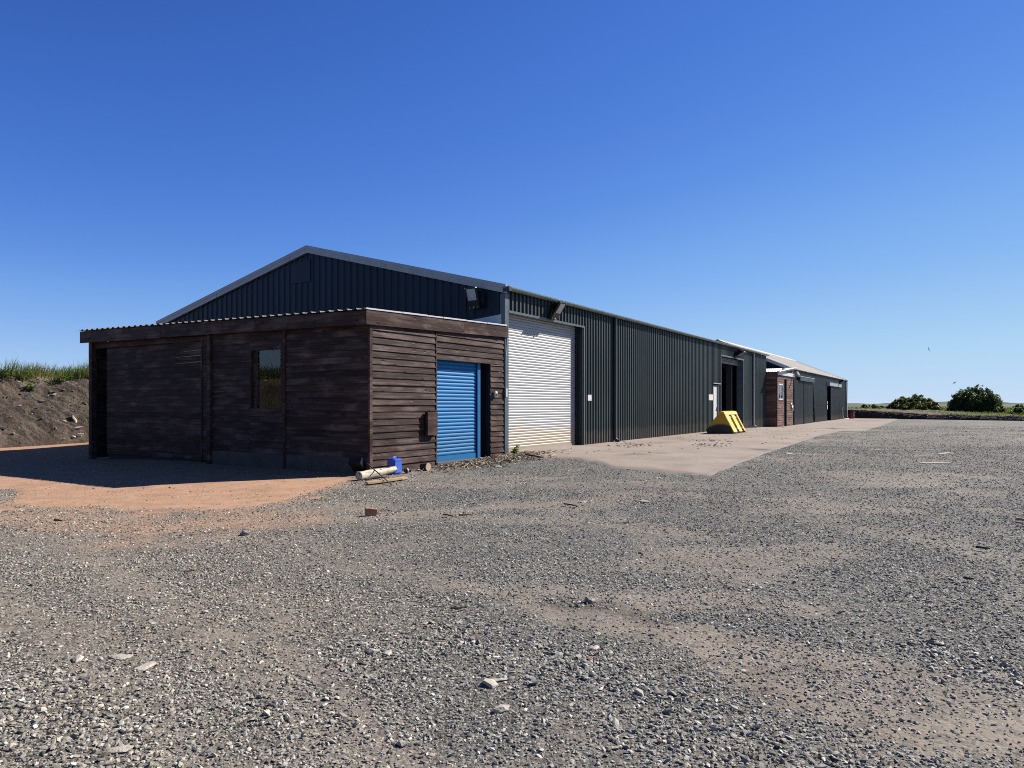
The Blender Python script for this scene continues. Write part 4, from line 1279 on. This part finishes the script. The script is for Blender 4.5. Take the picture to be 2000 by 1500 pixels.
# dead leaves and bits of bark blown on to the concrete
n = 230
k = RNG.integers(0, 3, n); cx = np.array([[6.9, 3.3], [5.2, 1.4], [9.5, 2.6]])[k]
u_ = cx[:, 0] + RNG.normal(0, .55, n); v_o = np.abs(cx[:, 1] + RNG.normal(0, .3, n)) + .05
far = RNG.random(n) < .4; u_[far] = RNG.uniform(1, 28, far.sum()); v_o[far] = RNG.uniform(.2, 4.6, far.sum())
x = C0.x + u_ * UX + v_o * UY; y = C0.y + u_ * UY - v_o * UX
sc = np.stack([RNG.uniform(.02, .09, n), RNG.uniform(.012, .035, n), RNG.uniform(.004, .016, n)], 1)
Vv = CB[None] * sc[:, None]; a = RNG.uniform(0, 6.28, n)
Vv = np.stack([Vv[..., 0] * np.cos(a)[:, None] - Vv[..., 1] * np.sin(a)[:, None], Vv[..., 0] * np.sin(a)[:, None] + Vv[..., 1] * np.cos(a)[:, None], Vv[..., 2]], -1)
Vv += np.stack([x, y, zg(x, y) + .032], 1)[:, None, :]
cc = np.array([(.05, .035, .025), (.12, .085, .055), (.03, .025, .02)])[RNG.integers(0, 3, n)]
o = np_mesh('leaf_litter', Vv.reshape(-1, 3), (CF[None] + (np.arange(n) * 8)[:, None, None]).reshape(-1, 4), M['chips'], colors=np.repeat(cc, 8, 0))
tag(o, 'dark leaf litter and bark blown over the concrete apron', 'litter', kind='stuff')

# single stones and bricks that stand out
RK = random.Random(5)


def rock(name, label, cat, px, py, size, mat, flat=.6, stretch=1.3, group=None, rz=None):
    t = ground_thing(name, label, cat, px, py, 0, RK.uniform(0, 3) if rz is None else rz, group)
    v = VAR[RK.randrange(len(VAR))] * np.array([size * stretch, size, size * flat])
    mb = MB(); mb.add([tuple(q + np.array([0, 0, size * flat * .45])) for q in v], [tuple(f) for f in ICO_F])
    o = mb.build('stone', mat, t, bevel=size * .06)
    return t


t = ground_thing('brick', 'broken half of a red brick on gravel at the yard middle', 'brick', 724, 1007, 0, R(25))
part('half', M['brick'], t, lambda mb: mb.prism([(-.06, 0), (.065, 0), (.075, .08), (-.03, .1), (-.062, .095)], -.05, .05), bevel=.005)
for px, py, s, mt, fl, st, lab in (
        (478, 1045, .06, 'greystone', .8, 1.3, 'grey rounded stone alone on the left gravel, casting a black shadow'),
        (285, 1306, .05, 'palestone', .25, 2.0, 'flat pale slab sunk in the left foreground gravel'),
        (236, 1286, .06, 'palestone', .12, 1.8, 'flat dusty slab up and left of the pale one'),
        (150, 1294, .035, 'palestone', .5, 1.8, 'small pale flat stone at far left of the foreground'),
        (236, 1466, .03, 'palestone', .5, 2.0, 'cream flat stone nearest the viewer on the left gravel'),
        (400, 1198, .03, 'palestone', .5, 1.4, 'small cream pebble on the left mid gravel'),
        (954, 1336, .042, 'palestone', .45, 1.5, 'pale rock half sunk in the foreground gravel'),
        (978, 1328, .022, 'palestone', .35, 3.0, 'thin pale stone chip beside the half sunk rock'),
        (1150, 1178, .045, 'greystone', .8, 1.2, 'round grey stone at the edge of the damp dark patch'),
        (1160, 1266, .03, 'palestone', .6, 1.5, 'white pointed stone on the reddish track'),
        (1250, 1352, .03, 'palestone', .5, 1.6, 'pale flat stone lying among the coarser stones'),
        (725, 1275, .04, 'palestone', .6, 1.2, 'pale square stone left of the other white one on mid gravel'),
        (758, 1280, .035, 'palestone', .6, 1.2, 'pale rounded stone right of its square neighbour'),
        (784, 1450, .026, 'palestone', .6, 1.4, 'pale blocky stone in the near foreground gravel'),
        (980, 1386, .03, 'palestone', .6, 1.4, 'bright stone on fine gravel in the near foreground'),
        (1540, 889, .075, 'white', .4, 1.7, 'white flat fragment by the concrete edge'),
        (1138, 962 + 18, .05, 'palestone', .4, 1.6, 'white chip on the tan mid yard track'),
        (1258, 982, .06, 'palestone', .4, 1.6, 'white chip right of the tan track in the mid yard'),
        (1822, 904, .16, 'palestone', .15, 3.0, 'pale streak of flat stone far across the yard'),
        (1850, 886, .18, 'palestone', .15, 3.0, 'farther pale flat stone across the yard at right')):
    rock('rock', lab, 'stone', px, py, s, M[mt], fl, st)

# ================================================================== EARTH BANK ON THE LEFT
BASE = [(-11, 36.5), (-14.2, 31.4), (-16.8, 28.6), (-19.2, 26.3), (-20.3, 22.8), (-20, 18), (-19, 13), (-19.2, 6), (-20, -6)]


def resample(P, step):
    P = np.array(P, float); d = np.r_[0, np.cumsum(np.hypot(*np.diff(P, axis=0).T))]
    s = np.arange(0, d[-1], step)
    x = np.interp(s, d, P[:, 0]); y = np.interp(s, d, P[:, 1])
    for _ in range(60 if step < .2 else 6):
        x[1:-1] = (x[:-2] + 2 * x[1:-1] + x[2:]) / 4; y[1:-1] = (y[:-2] + 2 * y[1:-1] + y[2:]) / 4
    return x, y, s


def ribbon(name, P, step, prof, sgn, hfun, mat, ncross=46, cross=9.0, jag=.25):
    bx, by, s = resample(P, step)
    tx = np.gradient(bx); ty = np.gradient(by); L = np.hypot(tx, ty); nx_, ny_ = -ty / L * sgn, tx / L * sgn
    cr = np.r_[np.linspace(-.3, prof[0], int(ncross * .7)), np.linspace(prof[0] + .25, cross, ncross - int(ncross * .7))]
    S, Cc = np.meshgrid(s, cr, indexing='xy')
    x = bx[None] + nx_[None] * Cc; y = by[None] + ny_[None] * Cc
    k = np.clip(Cc / prof[0], 0, 1)
    h = hfun(S, k, Cc)
    jit = (fbm(x * 1.1, y * 1.1 + Cc, 4) - .5) * 2 * jag * np.clip(Cc / .5, 0, 1) + (fbm(x * 5, y * 5 + h * 4, 3) - .5) * jag * .6 * np.clip(Cc / .3, 0, 1)
    z = zg(x, y) - .02 + h + jit * .55
    z = np.where(Cc < 0, zg(x, y) - .05, z)
    n, m = len(s), len(cr)
    ii = np.arange(n - 1)[None, :] + n * np.arange(m - 1)[:, None]
    F = np.stack([ii, ii + 1, ii + 1 + n, ii + n], -1).reshape(-1, 4)
    top = sstep(.82, 1.05, k + .25 * (fbm(x * 1.5, y * 1.5, 3) - .5)) * 1.0
    o = np_mesh(name, np.stack([x.ravel(), y.ravel(), z.ravel()], 1), F, mat, attrs=dict(top=top.ravel()), smooth=False)
    return o, (x, y, z, k, Cc, S)


hb = lambda S, k, Cc: 2.68 * (k ** .85) + np.clip(Cc - 2.6, 0, 9) * .03
bk, BG = ribbon('terrain', BASE, .1, (2.55,), -1, hb, M['bank'], 80, 9.0, .5)
tag(bk, 'steep bank of dark dug earth behind the shed at left', 'bank', kind='structure')
bx_, by_, bz_, bk_, bc_, bs_ = [q.ravel() for q in BG]

# pale rubble in the bank face
sel = RNG.choice(np.where((bk_ > .02) & (bk_ < 1.0) & (by_ > 8))[0], 2600)
sz = .014 + .065 * RNG.power(.32, len(sel))
val = np.where(RNG.random(len(sel)) < .62, RNG.uniform(.03, .11, len(sel)), np.clip(RNG.lognormal(math.log(.3), .5, len(sel)), .08, .75))
colr = np.stack([val * 1.05, val * .98, val * .88], 1)
v_, f_, c_ = stone_arrays(bx_[sel], by_[sel], bz_[sel] - .01, sz, colr)
o = np_mesh('bank_rubble', v_, f_, M['stones'], colors=c_); tag(o, 'pale stones and rubble sticking out of the earth bank', 'rubble', kind='stuff')


def on_bank(px, py):
    """nearest point of the bank face to a photograph spot"""
    X_ = 1000 + bx_ / by_ * 1387; Y_ = 790 - (bz_ - CAMZ) / by_ * 1387
    i = int(np.argmin(np.where(by_ > 15, (X_ - px) ** 2 + (Y_ - py) ** 2, 1e9) + np.where(bk_ >= 1.3, 1e5, 0)))
    return Vector((bx_[i], by_[i], bz_[i]))


for px, py, s, st, rz, ry, lab in (
        (145, 821, .12, 2.6, .4, R(65), 'upright pale slab stuck in the bank face near the shed'),
        (151, 834, .13, 2.4, .3, R(-25), 'pale slab lying just below the upright one on the bank'),
        (70, 755, .14, 2.6, .4, R(-40), 'white slab leaning at the brow of the bank'),
        (3, 834, .13, 1.8, 0, 0, 'large white rock halfway up the bank, farthest from the shed'),
        (123, 824, .09, 1.6, .3, 0, 'small white stone left of the upright slab'),
        (142, 851, .09, 1.8, .2, 0, 'cream stone low on the bank'),
        (156, 849, .09, 1.6, .6, 0, 'cream stone low on the bank nearest the shed'),
        (34, 793, .1, 1.7, .3, R(-20), 'pale stone high on the left part of the bank'),
        (79, 783, .1, 1.7, .2, 0, 'grey stone high in the middle of the bank')):
    p = on_bank(px, py)
    t = thing('slab' if s > .11 else 'rock', lab, 'stone', p)
    t.rotation_euler = (R(20), ry, rz)
    v = VAR[RK.randrange(60)] * np.array([s * st, s * .7, s * .6])
    mb = MB(); mb.add([tuple(q) for q in v], [tuple(f) for f in ICO_F]); mb.build('stone', M['palestone'], t, bevel=.008)


# ------------------------------------------------------------------ plants
def blades(x, y, z, h, lean, width, cols):
    n = len(x); a = RNG.uniform(0, 2 * math.pi, n); w = width * RNG.uniform(.6, 1.3, n)
    dx, dy = np.cos(a), np.sin(a); la = RNG.uniform(0, 2 * math.pi, n); ln = lean * RNG.uniform(.2, 1.6, n) * h
    lx, ly = np.cos(la) * ln + .08 * h, np.sin(la) * ln
    pts = []
    for t, ww in ((0, 1), (.4, .85), (.75, .5), (1, .08)):
        cx, cy, cz = x + lx * t * t, y + ly * t * t, z + h * t * (1 - .12 * t)
        pts += [np.stack([cx - dx * w * ww, cy - dy * w * ww, cz], 1), np.stack([cx + dx * w * ww, cy + dy * w * ww, cz], 1)]
    V = np.stack(pts, 1)
    F = np.array([(0, 1, 3, 2), (2, 3, 5, 4), (4, 5, 7, 6)])
    return V.reshape(-1, 3), (F[None] + (np.arange(n) * 8)[:, None, None]).reshape(-1, 4), np.repeat(cols, 8, 0)


cand = np.where((bk_ >= .93) & (bc_ < 6.0))[0]
wt = np.clip(1.2 - (bc_[cand] - 2.3) * .12, .3, 1) * (.2 + 1.6 * sstep(.35, .6, fbm(bx_[cand] * .9, by_[cand] * .9, 3))) * np.where(bk_[cand] < 1, .25, 1.0)
wt = wt * np.where(by_[cand] > 9, 1, .6)
sel = RNG.choice(cand, 26000, p=wt / wt.sum())
xx = bx_[sel] + RNG.uniform(-.15, .15, len(sel)); yy = by_[sel] + RNG.uniform(-.15, .15, len(sel))
hh = (.42 + .7 * fbm(xx * .8 + 30, yy * .8, 3)) * RNG.uniform(.5, 1.15, len(sel)); hh *= .3 + 1.15 * fbm(xx * .35 + 3, yy * .35 + 50, 3); hh[RNG.random(len(sel)) < .02] *= 1.5
pal = np.array([(.075, .12, .025), (.11, .16, .04), (.16, .19, .06), (.26, .23, .11), (.05, .085, .02)])
tint = pal[np.clip((RNG.random(len(sel)) ** 1.2 * 3 + (fbm(xx * .7, yy * .7 + 20, 3) - .4) * 5).astype(int), 0, 4)] * RNG.uniform(.7, 1.25, (len(sel), 1))
v_, f_, c_ = blades(xx, yy, bz_[sel] - .03, hh, .28, .011, tint)
o = np_mesh('tall_grass', v_, f_, M['grass'], colors=c_); tag(o, 'tall green and straw grass along the brow of the bank', 'grass', kind='stuff')


def leaf_cloud(centres, radii, n, size, pal, squash=1.0, zmin=None):
    """many small leaf faces spread through overlapping clumps"""
    centres = np.array(centres, float); radii = np.array(radii, float)
    i = RNG.choice(len(centres), n, p=radii ** 2.2 / (radii ** 2.2).sum())
    d = RNG.normal(size=(n, 3)); d /= np.linalg.norm(d, axis=1)[:, None]
    r = radii[i] * (.35 + .65 * RNG.power(2.2, n)) * (1 + .25 * RNG.normal(0, .5, n))
    P = centres[i] + d * r[:, None] * np.array([1, 1, squash])
    if zmin is not None: P = P[P[:, 2] > zmin]; i = i[:len(P)]
    n = len(P)
    a = RNG.normal(size=(n, 3)); a /= np.linalg.norm(a, axis=1)[:, None]
    b = np.cross(a, RNG.normal(size=(n, 3))); b /= np.linalg.norm(b, axis=1)[:, None]
    s = size * RNG.uniform(.5, 1.4, n)[:, None]
    V = np.stack([P - a * s, P + b * s * .5, P + a * s, P - b * s * .5], 1)
    clump = RNG.uniform(.65, 1.3, len(centres))[i] if len(i) == n else np.ones(n)
    col = np.array(pal)[RNG.integers(0, len(pal), n)] * (RNG.uniform(.7, 1.25, n) * clump)[:, None]
    return V.reshape(-1, 3), np.arange(n * 4).reshape(-1, 4), np.repeat(col, 4, 0)


G_DARK = [(.04, .066, .026), (.055, .085, .034), (.075, .108, .045), (.1, .13, .058)]
G_MID = [(.095, .12, .052), (.125, .15, .068), (.165, .18, .09), (.07, .092, .042)]
G_WEED = [(.09, .16, .03), (.14, .22, .045), (.18, .25, .07)]


def shrub(name, label, cat, x, y, w, h, n, leaf, pal, nc=22, z0=None, group=None, spread=1.0, dome=1.0, seed=1):
    rr = random.Random(seed)
    z = (zg1(x, y) + .5) if z0 is None else z0
    t = thing(name, label, cat, (x, y, z), 0, group)
    cs, rs = [], []
    for k in range(nc):
        a = rr.uniform(0, 6.28); q = rr.random() ** .6
        top = (1 - (q * .92) ** 2) ** dome
        zz = rr.uniform(.12, max(.15, top * .82)) * h
        cs.append((math.cos(a) * q * w / 2 * .86, math.sin(a) * q * w / 2 * .86, zz)); rs.append(rr.uniform(.1, .2) * min(w, h * 1.6) * (1.05 - .35 * zz / h))
    for k in range(int(nc * 1.5)):                       # twiggy sprays breaking the outline
        a = rr.uniform(0, 6.28); q = rr.random() ** .5
        cs.append((math.cos(a) * q * w / 2 * .98, math.sin(a) * q * w / 2, (1 - (q * .95) ** 2) ** dome * h * rr.uniform(.84, 1.1))); rs.append(rr.uniform(.02, .06) * w)
    v, f, c = leaf_cloud(cs, rs, n, leaf, pal, .85, .02)
    np_mesh('crown', v, f, M['leaf'], t, colors=c)
    mb = MB()
    for k in range(7):
        a = rr.uniform(0, 6.28); q = rr.uniform(.1, .35) * w
        mb.tube([(math.cos(a) * .1, math.sin(a) * .1, -.15), (math.cos(a) * q * .4, math.sin(a) * q * .4, h * .3), (math.cos(a) * q, math.sin(a) * q, h * .65)], [.06, .045, .015], 6)
    mb.build('trunk', M['bark'], t)
    return t


def at(px, Yd): return ((px - 1000) / 1387 * Yd, Yd)


x, y = at(1783, 78); shrub('shrub', 'low wide olive-green shrub behind the far earth bund', 'shrub', x, y, 5.3, 1.75, 26000, .09, G_MID, 44, .45, dome=.8, seed=3)
x, y = at(1903, 77); shrub('shrub', 'tall dark green rounded bush behind the far earth bund at right', 'shrub', x, y, 4.7, 2.75, 34000, .09, G_DARK, 52, .45, dome=.55, seed=8)
x, y = at(1866, 79); shrub('shrub', 'low dark shrub at the left foot of the tall bush', 'shrub', x, y, 2.2, .8, 4000, .085, G_DARK, 10, .5, seed=5)
x, y = at(1946, 75); shrub('shrub', 'low green shrub at the right foot of the tall bush', 'shrub', x, y, 2.2, .75, 4000, .085, G_MID, 10, .4, seed=6)
x, y = at(1990, 66); shrub('shrub', 'small dark shrub on the bund, farthest right of those in view', 'shrub', x, y, 2.0, 1.0, 4000, .075, G_DARK, 10, .3, seed=9)
x, y = at(2052, 68); shrub('shrub', 'bush behind the bund beyond the small dark shrub', 'shrub', x, y, 3.0, 1.6, 1300, .1, G_MID, 12, .3, seed=12)
x, y = at(1700, 88); shrub('shrub', 'low green scrub right of the barn corner', 'shrub', x, y, 3.2, .95, 4000, .09, G_MID, 12, .35, seed=14)
x, y = at(1731, 95); shrub('shrub', 'low dark scrub left of the olive shrub', 'shrub', x, y, 3.4, .75, 3500, .09, G_DARK, 12, .35, seed=15)

# bund of dark earth across the far side of the yard
BUND = [(26.0, 80.0), (32, 75.0), (37, 70.0), (42, 63.5), (46, 58.8), (52, 52), (60, 45)]
hbd = lambda S, k, Cc: (.86 - .4 * sstep(12, 21, S)) * (k ** .6) + np.clip(Cc - 1, 0, 20) * .012
bu, UG = ribbon('terrain', BUND, .12, (.75,), 1, hbd, M['bund'], 44, 9.0, .26)
tag(bu, 'low bund of black earth along the far side of the yard', 'bund', kind='structure')
ux_, uy_, uz_, uk_, uc_, us_ = [q.ravel() for q in UG]
sel = RNG.choice(np.where((uk_ > .05) & (uk_ < 1.0))[0], 500)
val = np.clip(RNG.lognormal(math.log(.2), .5, len(sel)), .05, .6); colr = np.stack([val * 1.02, val * .98, val * .9], 1)
v_, f_, c_ = stone_arrays(ux_[sel], uy_[sel], uz_[sel], .03 + .09 * RNG.power(.35, len(sel)), colr)
o = np_mesh('bund_rubble', v_, f_, M['stones'], colors=c_); tag(o, 'broken stones and clods in the far dark bund', 'rubble', kind='stuff')

# weeds: grass and leaves over the bund, the reeds behind, and the bank brow
parts_ = []
cand = np.where((uk_ >= .9) & (uc_ < 8.5))[0]
wt = .04 + sstep(.52, .7, fbm(ux_[cand] * .35, uy_[cand] * .35 + 9, 3)) + .9 * sstep(19, 22, us_[cand])
sel = RNG.choice(cand, 6000, p=wt / wt.sum())
tint = np.array(G_WEED)[RNG.integers(0, 3, len(sel))] * RNG.uniform(.6, 1.1, (len(sel), 1))
parts_.append(blades(ux_[sel], uy_[sel], uz_[sel] - .02, RNG.uniform(.08, .32, len(sel)), .4, .022, tint))
n = 9000
ry = RNG.uniform(80, 130, n); rx = (RNG.uniform(1640, 2080, n) - 1000) / 1387 * ry
tint = np.array([(.06, .09, .03), (.09, .12, .045), (.14, .15, .07), (.2, .18, .1)])[RNG.integers(0, 4, n)] * RNG.uniform(.6, 1.2, (n, 1))
hgt = RNG.uniform(.3, .75, n) * (.35 + 1.1 * sstep(.35, .7, fbm(rx * .12, ry * .12, 3)))
parts_.append(blades(rx, ry, zg(rx, ry) + .3, hgt, .3, .05, tint))
v_, f_, c_ = merge(parts_)
o = np_mesh('rough_grass', v_, f_, M['grass'], colors=c_); tag(o, 'rough grass and reeds behind the far bund', 'grass', kind='stuff')

cs, rs = [], []
cand = np.where((bk_ > .9) & (bc_ < 3.4) & (by_ > 8))[0]
for k in range(70):
    i = RNG.choice(cand)
    cs.append((bx_[i], by_[i], bz_[i] + RNG.uniform(.02, .18))); rs.append(RNG.uniform(.1, .26))
v_, f_, c_ = leaf_cloud(cs, rs, 15000, .036, G_WEED, .75)
o = np_mesh('weeds', v_, f_, M['leaf'], colors=c_); tag(o, 'low leafy weeds along the brow of the bank', 'weeds', kind='stuff')
p = on_bank(55, 762)
t = thing('weed', 'single green weed tuft just below the brow of the bank', 'plant', p)
v, f, c = leaf_cloud([(0, 0, .08), (.1, .05, .05), (-.1, 0, .05)], [.13, .1, .1], 260, .045, G_WEED); np_mesh('leaves', v, f, M['leaf'], t, colors=c)
p = W(.25, -.2)
t = thing('weed', 'small green weed growing at the foot of the silver door', 'plant', (p.x, p.y, zg1(p.x, p.y)))
v, f, c = leaf_cloud([(0, 0, .1), (.05, .02, .2), (-.06, .0, .06)], [.08, .05, .08], 140, .035, G_WEED); np_mesh('leaves', v, f, M['leaf'], t, colors=c)
part('stem', M['leaf'], t, lambda mb: mb.tube([(0, 0, 0), (.05, .02, .22)], [.006, .003], 5))

# distant hills
def hill(name, label, y, x0, x1, h, seed, base=0.5):
    xs = np.linspace(x0, x1, 160); ys = np.array([y - 60, y, y + 60, y + 200])
    prof = np.array([0, 1, 1.05, 0])
    hh = h * np.clip(fbm(xs * 4 / abs(x1 - x0) * 2 + seed, xs * 0 + seed, 5) * 1.5 - .25, .1, 1) * np.sin(np.linspace(.05, math.pi - .05, 160)) ** .5
    X_, P_ = np.meshgrid(xs, prof, indexing='xy'); Y_ = np.repeat(ys[:, None], 160, 1)
    Z_ = base + hh[None] * P_ - 2 * (P_ == 0)
    ii = np.arange(159)[None] + 160 * np.arange(3)[:, None]
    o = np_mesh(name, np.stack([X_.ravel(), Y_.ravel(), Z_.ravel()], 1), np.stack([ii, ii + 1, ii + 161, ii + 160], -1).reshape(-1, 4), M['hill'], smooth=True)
    tag(o, label, 'hill', kind='structure')


hill('hills', 'low hazy blue-green ridge on the horizon behind the barn', 1500, 400, 1900, 9.0, 2)
hill('hills', 'farther hazy pale ridge on the right horizon', 2400, 900, 3200, 12.0, 8)
hill('hills', 'ridge on the left horizon behind the bank', 1600, -2200, 300, 7.0, 5)


# ================================================================== GULLS
def gull(label, loc, rot, s):
    t = thing('gull', label, 'bird', loc, 0, 'gulls in the sky'); t.rotation_euler = rot; t.scale = (s, s, s)
    part('body', M['gull'], t, lambda mb: mb.tube([(0, -.3, 0), (0, -.22, .02), (0, -.1, .0), (0, .1, 0), (0, .25, .01), (0, .38, .02)], [.01, .05, .075, .08, .045, .015], 8))
    for sx in (-1, 1):
        part('wing', M['gull'], t, lambda mb: mb.add([(sx * .04, -.12, .03), (sx * .35, -.2, .15), (sx * .7, -.02, .1), (sx * .4, .0, .14), (sx * .04, .12, .03), (sx * .04, -.12, .045), (sx * .35, -.2, .163), (sx * .7, -.02, .104), (sx * .4, .0, .153), (sx * .04, .12, .045)],
                                                     [(0, 1, 2, 3, 4), (9, 8, 7, 6, 5), (0, 5, 6, 1), (1, 6, 7, 2), (2, 7, 8, 3), (3, 8, 9, 4), (4, 9, 5, 0)]))


D = 110
gull('gull banking steeply, higher in the sky above the far yard', ((1813.5 - 1000) / 1387 * D, D, CAMZ + (790 - 682) / 1387 * D), (R(15), R(70), R(10)), .62)
gull('gull gliding lower, just left above the tall bush', ((1864 - 1000) / 1387 * D, D, CAMZ + (790 - 748) / 1387 * D), (R(20), R(-30), R(15)), .6)

# ================================================================== TIDY THE TREE
def islands(me):
    n = len(me.vertices); p = list(range(n))
    def f(i):
        while p[i] != i: p[i] = p[p[i]]; i = p[i]
        return i
    for e in me.edges:
        a, b = f(e.vertices[0]), f(e.vertices[1])
        if a != b: p[a] = b
    out = {}
    for i in range(n): out.setdefault(f(i), []).append(i)
    return list(out.values())


SPLIT = {'corner_post', 'door_frame', 'dark_backing', 'clip', 'guide', 'screws', 'pin', 'gap_shade', 'doorway_dark', 'purlins', 'bolt', 'branch_stub', 'plinth', 'rib', 'door_backing', 'pallet'}
for o in list(COL.objects):
    base = o.name.split('.')[0]
    if o.type != 'MESH' or base not in SPLIT: continue
    me = o.data; isl = islands(me)
    if len(isl) < 2: continue
    for k, vi in enumerate(isl):
        ix = {v: i for i, v in enumerate(vi)}
        m2 = bpy.data.meshes.new(base)
        m2.from_pydata([me.vertices[v].co for v in vi], [], [[ix[v] for v in p.vertices] for p in me.polygons if p.vertices[0] in ix])
        for m in me.materials: m2.materials.append(m)
        m2.update()
        c = bpy.data.objects.new({'screws': 'screw', 'purlins': 'purlin'}.get(base, base), m2); COL.objects.link(c)
        c.parent = o.parent; c.location = o.location; c.rotation_euler = o.rotation_euler
    bpy.data.objects.remove(o)
bpy.context.view_layer.update()
for e in [o for o in COL.objects if o.type == 'EMPTY' and len(o.children) == 1]:
    c = e.children[0]
    if c.children: continue
    mw = c.matrix_world.copy(); c.parent = None; c.matrix_world = mw
    for k in e.keys(): c[k] = e[k]
    nm = e.name.split('.')[0]; bpy.data.objects.remove(e); c.name = nm

# ================================================================== LIGHT, SKY, CAMERA
SUN_AZ, SUN_EL = R(62), R(37.5)
sd_ = Vector((math.sin(SUN_AZ) * math.cos(SUN_EL), math.cos(SUN_AZ) * math.cos(SUN_EL), math.sin(SUN_EL)))
L = bpy.data.lights.new('sun', 'SUN'); L.energy = 5.0; L.angle = R(.53); L.color = (1, .91, .8)
o = bpy.data.objects.new('sun', L); COL.objects.link(o); o.rotation_euler = sd_.to_track_quat('Z', 'Y').to_euler()
wd_ = bpy.data.worlds.new('World'); SC.world = wd_; wd_.use_nodes = True
nt = wd_.node_tree; bg = nt.nodes['Background']
sky = nt.nodes.new('ShaderNodeTexSky'); sky.sky_type = 'NISHITA'; sky.sun_disc = False
sky.sun_elevation = SUN_EL; sky.sun_rotation = SUN_AZ; sky.altitude = 0
sky.air_density = .6; sky.dust_density = 0; sky.ozone_density = 6
SK = .1
sc_ = nt.nodes.new('ShaderNodeVectorMath'); sc_.operation = 'SCALE'; sc_.inputs['Scale'].default_value = SK
cv_ = nt.nodes.new('ShaderNodeRGBCurve')
PTS = {0: [(0, 0), (.03, .02), (.054, .042), (.1, .105), (.153, .205), (.314, .405), (.651, .55), (1, .7)],
       1: [(0, 0), (.07, .05), (.112, .13), (.202, .262), (.309, .423), (.578, .64), (.863, .705), (1, .74)],
       2: [(0, 0), (.15, .09), (.21, .2), (.254, .474), (.44, .737), (.617, .85), (.8, .89), (.955, .9), (1, .905)]}
for ch, pts in PTS.items():
    cu = cv_.mapping.curves[ch]
    cu.points[0].location = pts[0]; cu.points[1].location = pts[-1]
    for p in pts[1:-1]: cu.points.new(*p)
cv_.mapping.update()
up_ = nt.nodes.new('ShaderNodeVectorMath'); up_.operation = 'SCALE'; up_.inputs['Scale'].default_value = 1 / SK
nt.links.new(sky.outputs[0], sc_.inputs[0]); nt.links.new(sc_.outputs[0], cv_.inputs['Color']); nt.links.new(cv_.outputs[0], up_.inputs[0])
nt.links.new(up_.outputs[0], bg.inputs[0]); bg.inputs[1].default_value = .05

cam = bpy.data.cameras.new('camera'); co = bpy.data.objects.new('camera', cam); COL.objects.link(co)
co.location = (0, 0, CAMZ); co.rotation_euler = (math.pi / 2, 0, 0)
cam.sensor_width = 36; cam.lens = 1387 / 2000 * 36; cam.shift_y = 40 / 2000; cam.clip_start = .05; cam.clip_end = 9000
SC.camera = co
vs_ = SC.view_settings; vs_.view_transform = 'Standard'; vs_.look = 'None'; vs_.exposure = 1.0; vs_.gamma = 1
SC.render.resolution_x, SC.render.resolution_y = 1024, 768
SC.cycles.max_bounces = 8; SC.cycles.use_denoising = False
SC.cycles.diffuse_bounces = 1
SC.cycles.filter_width = 1.0
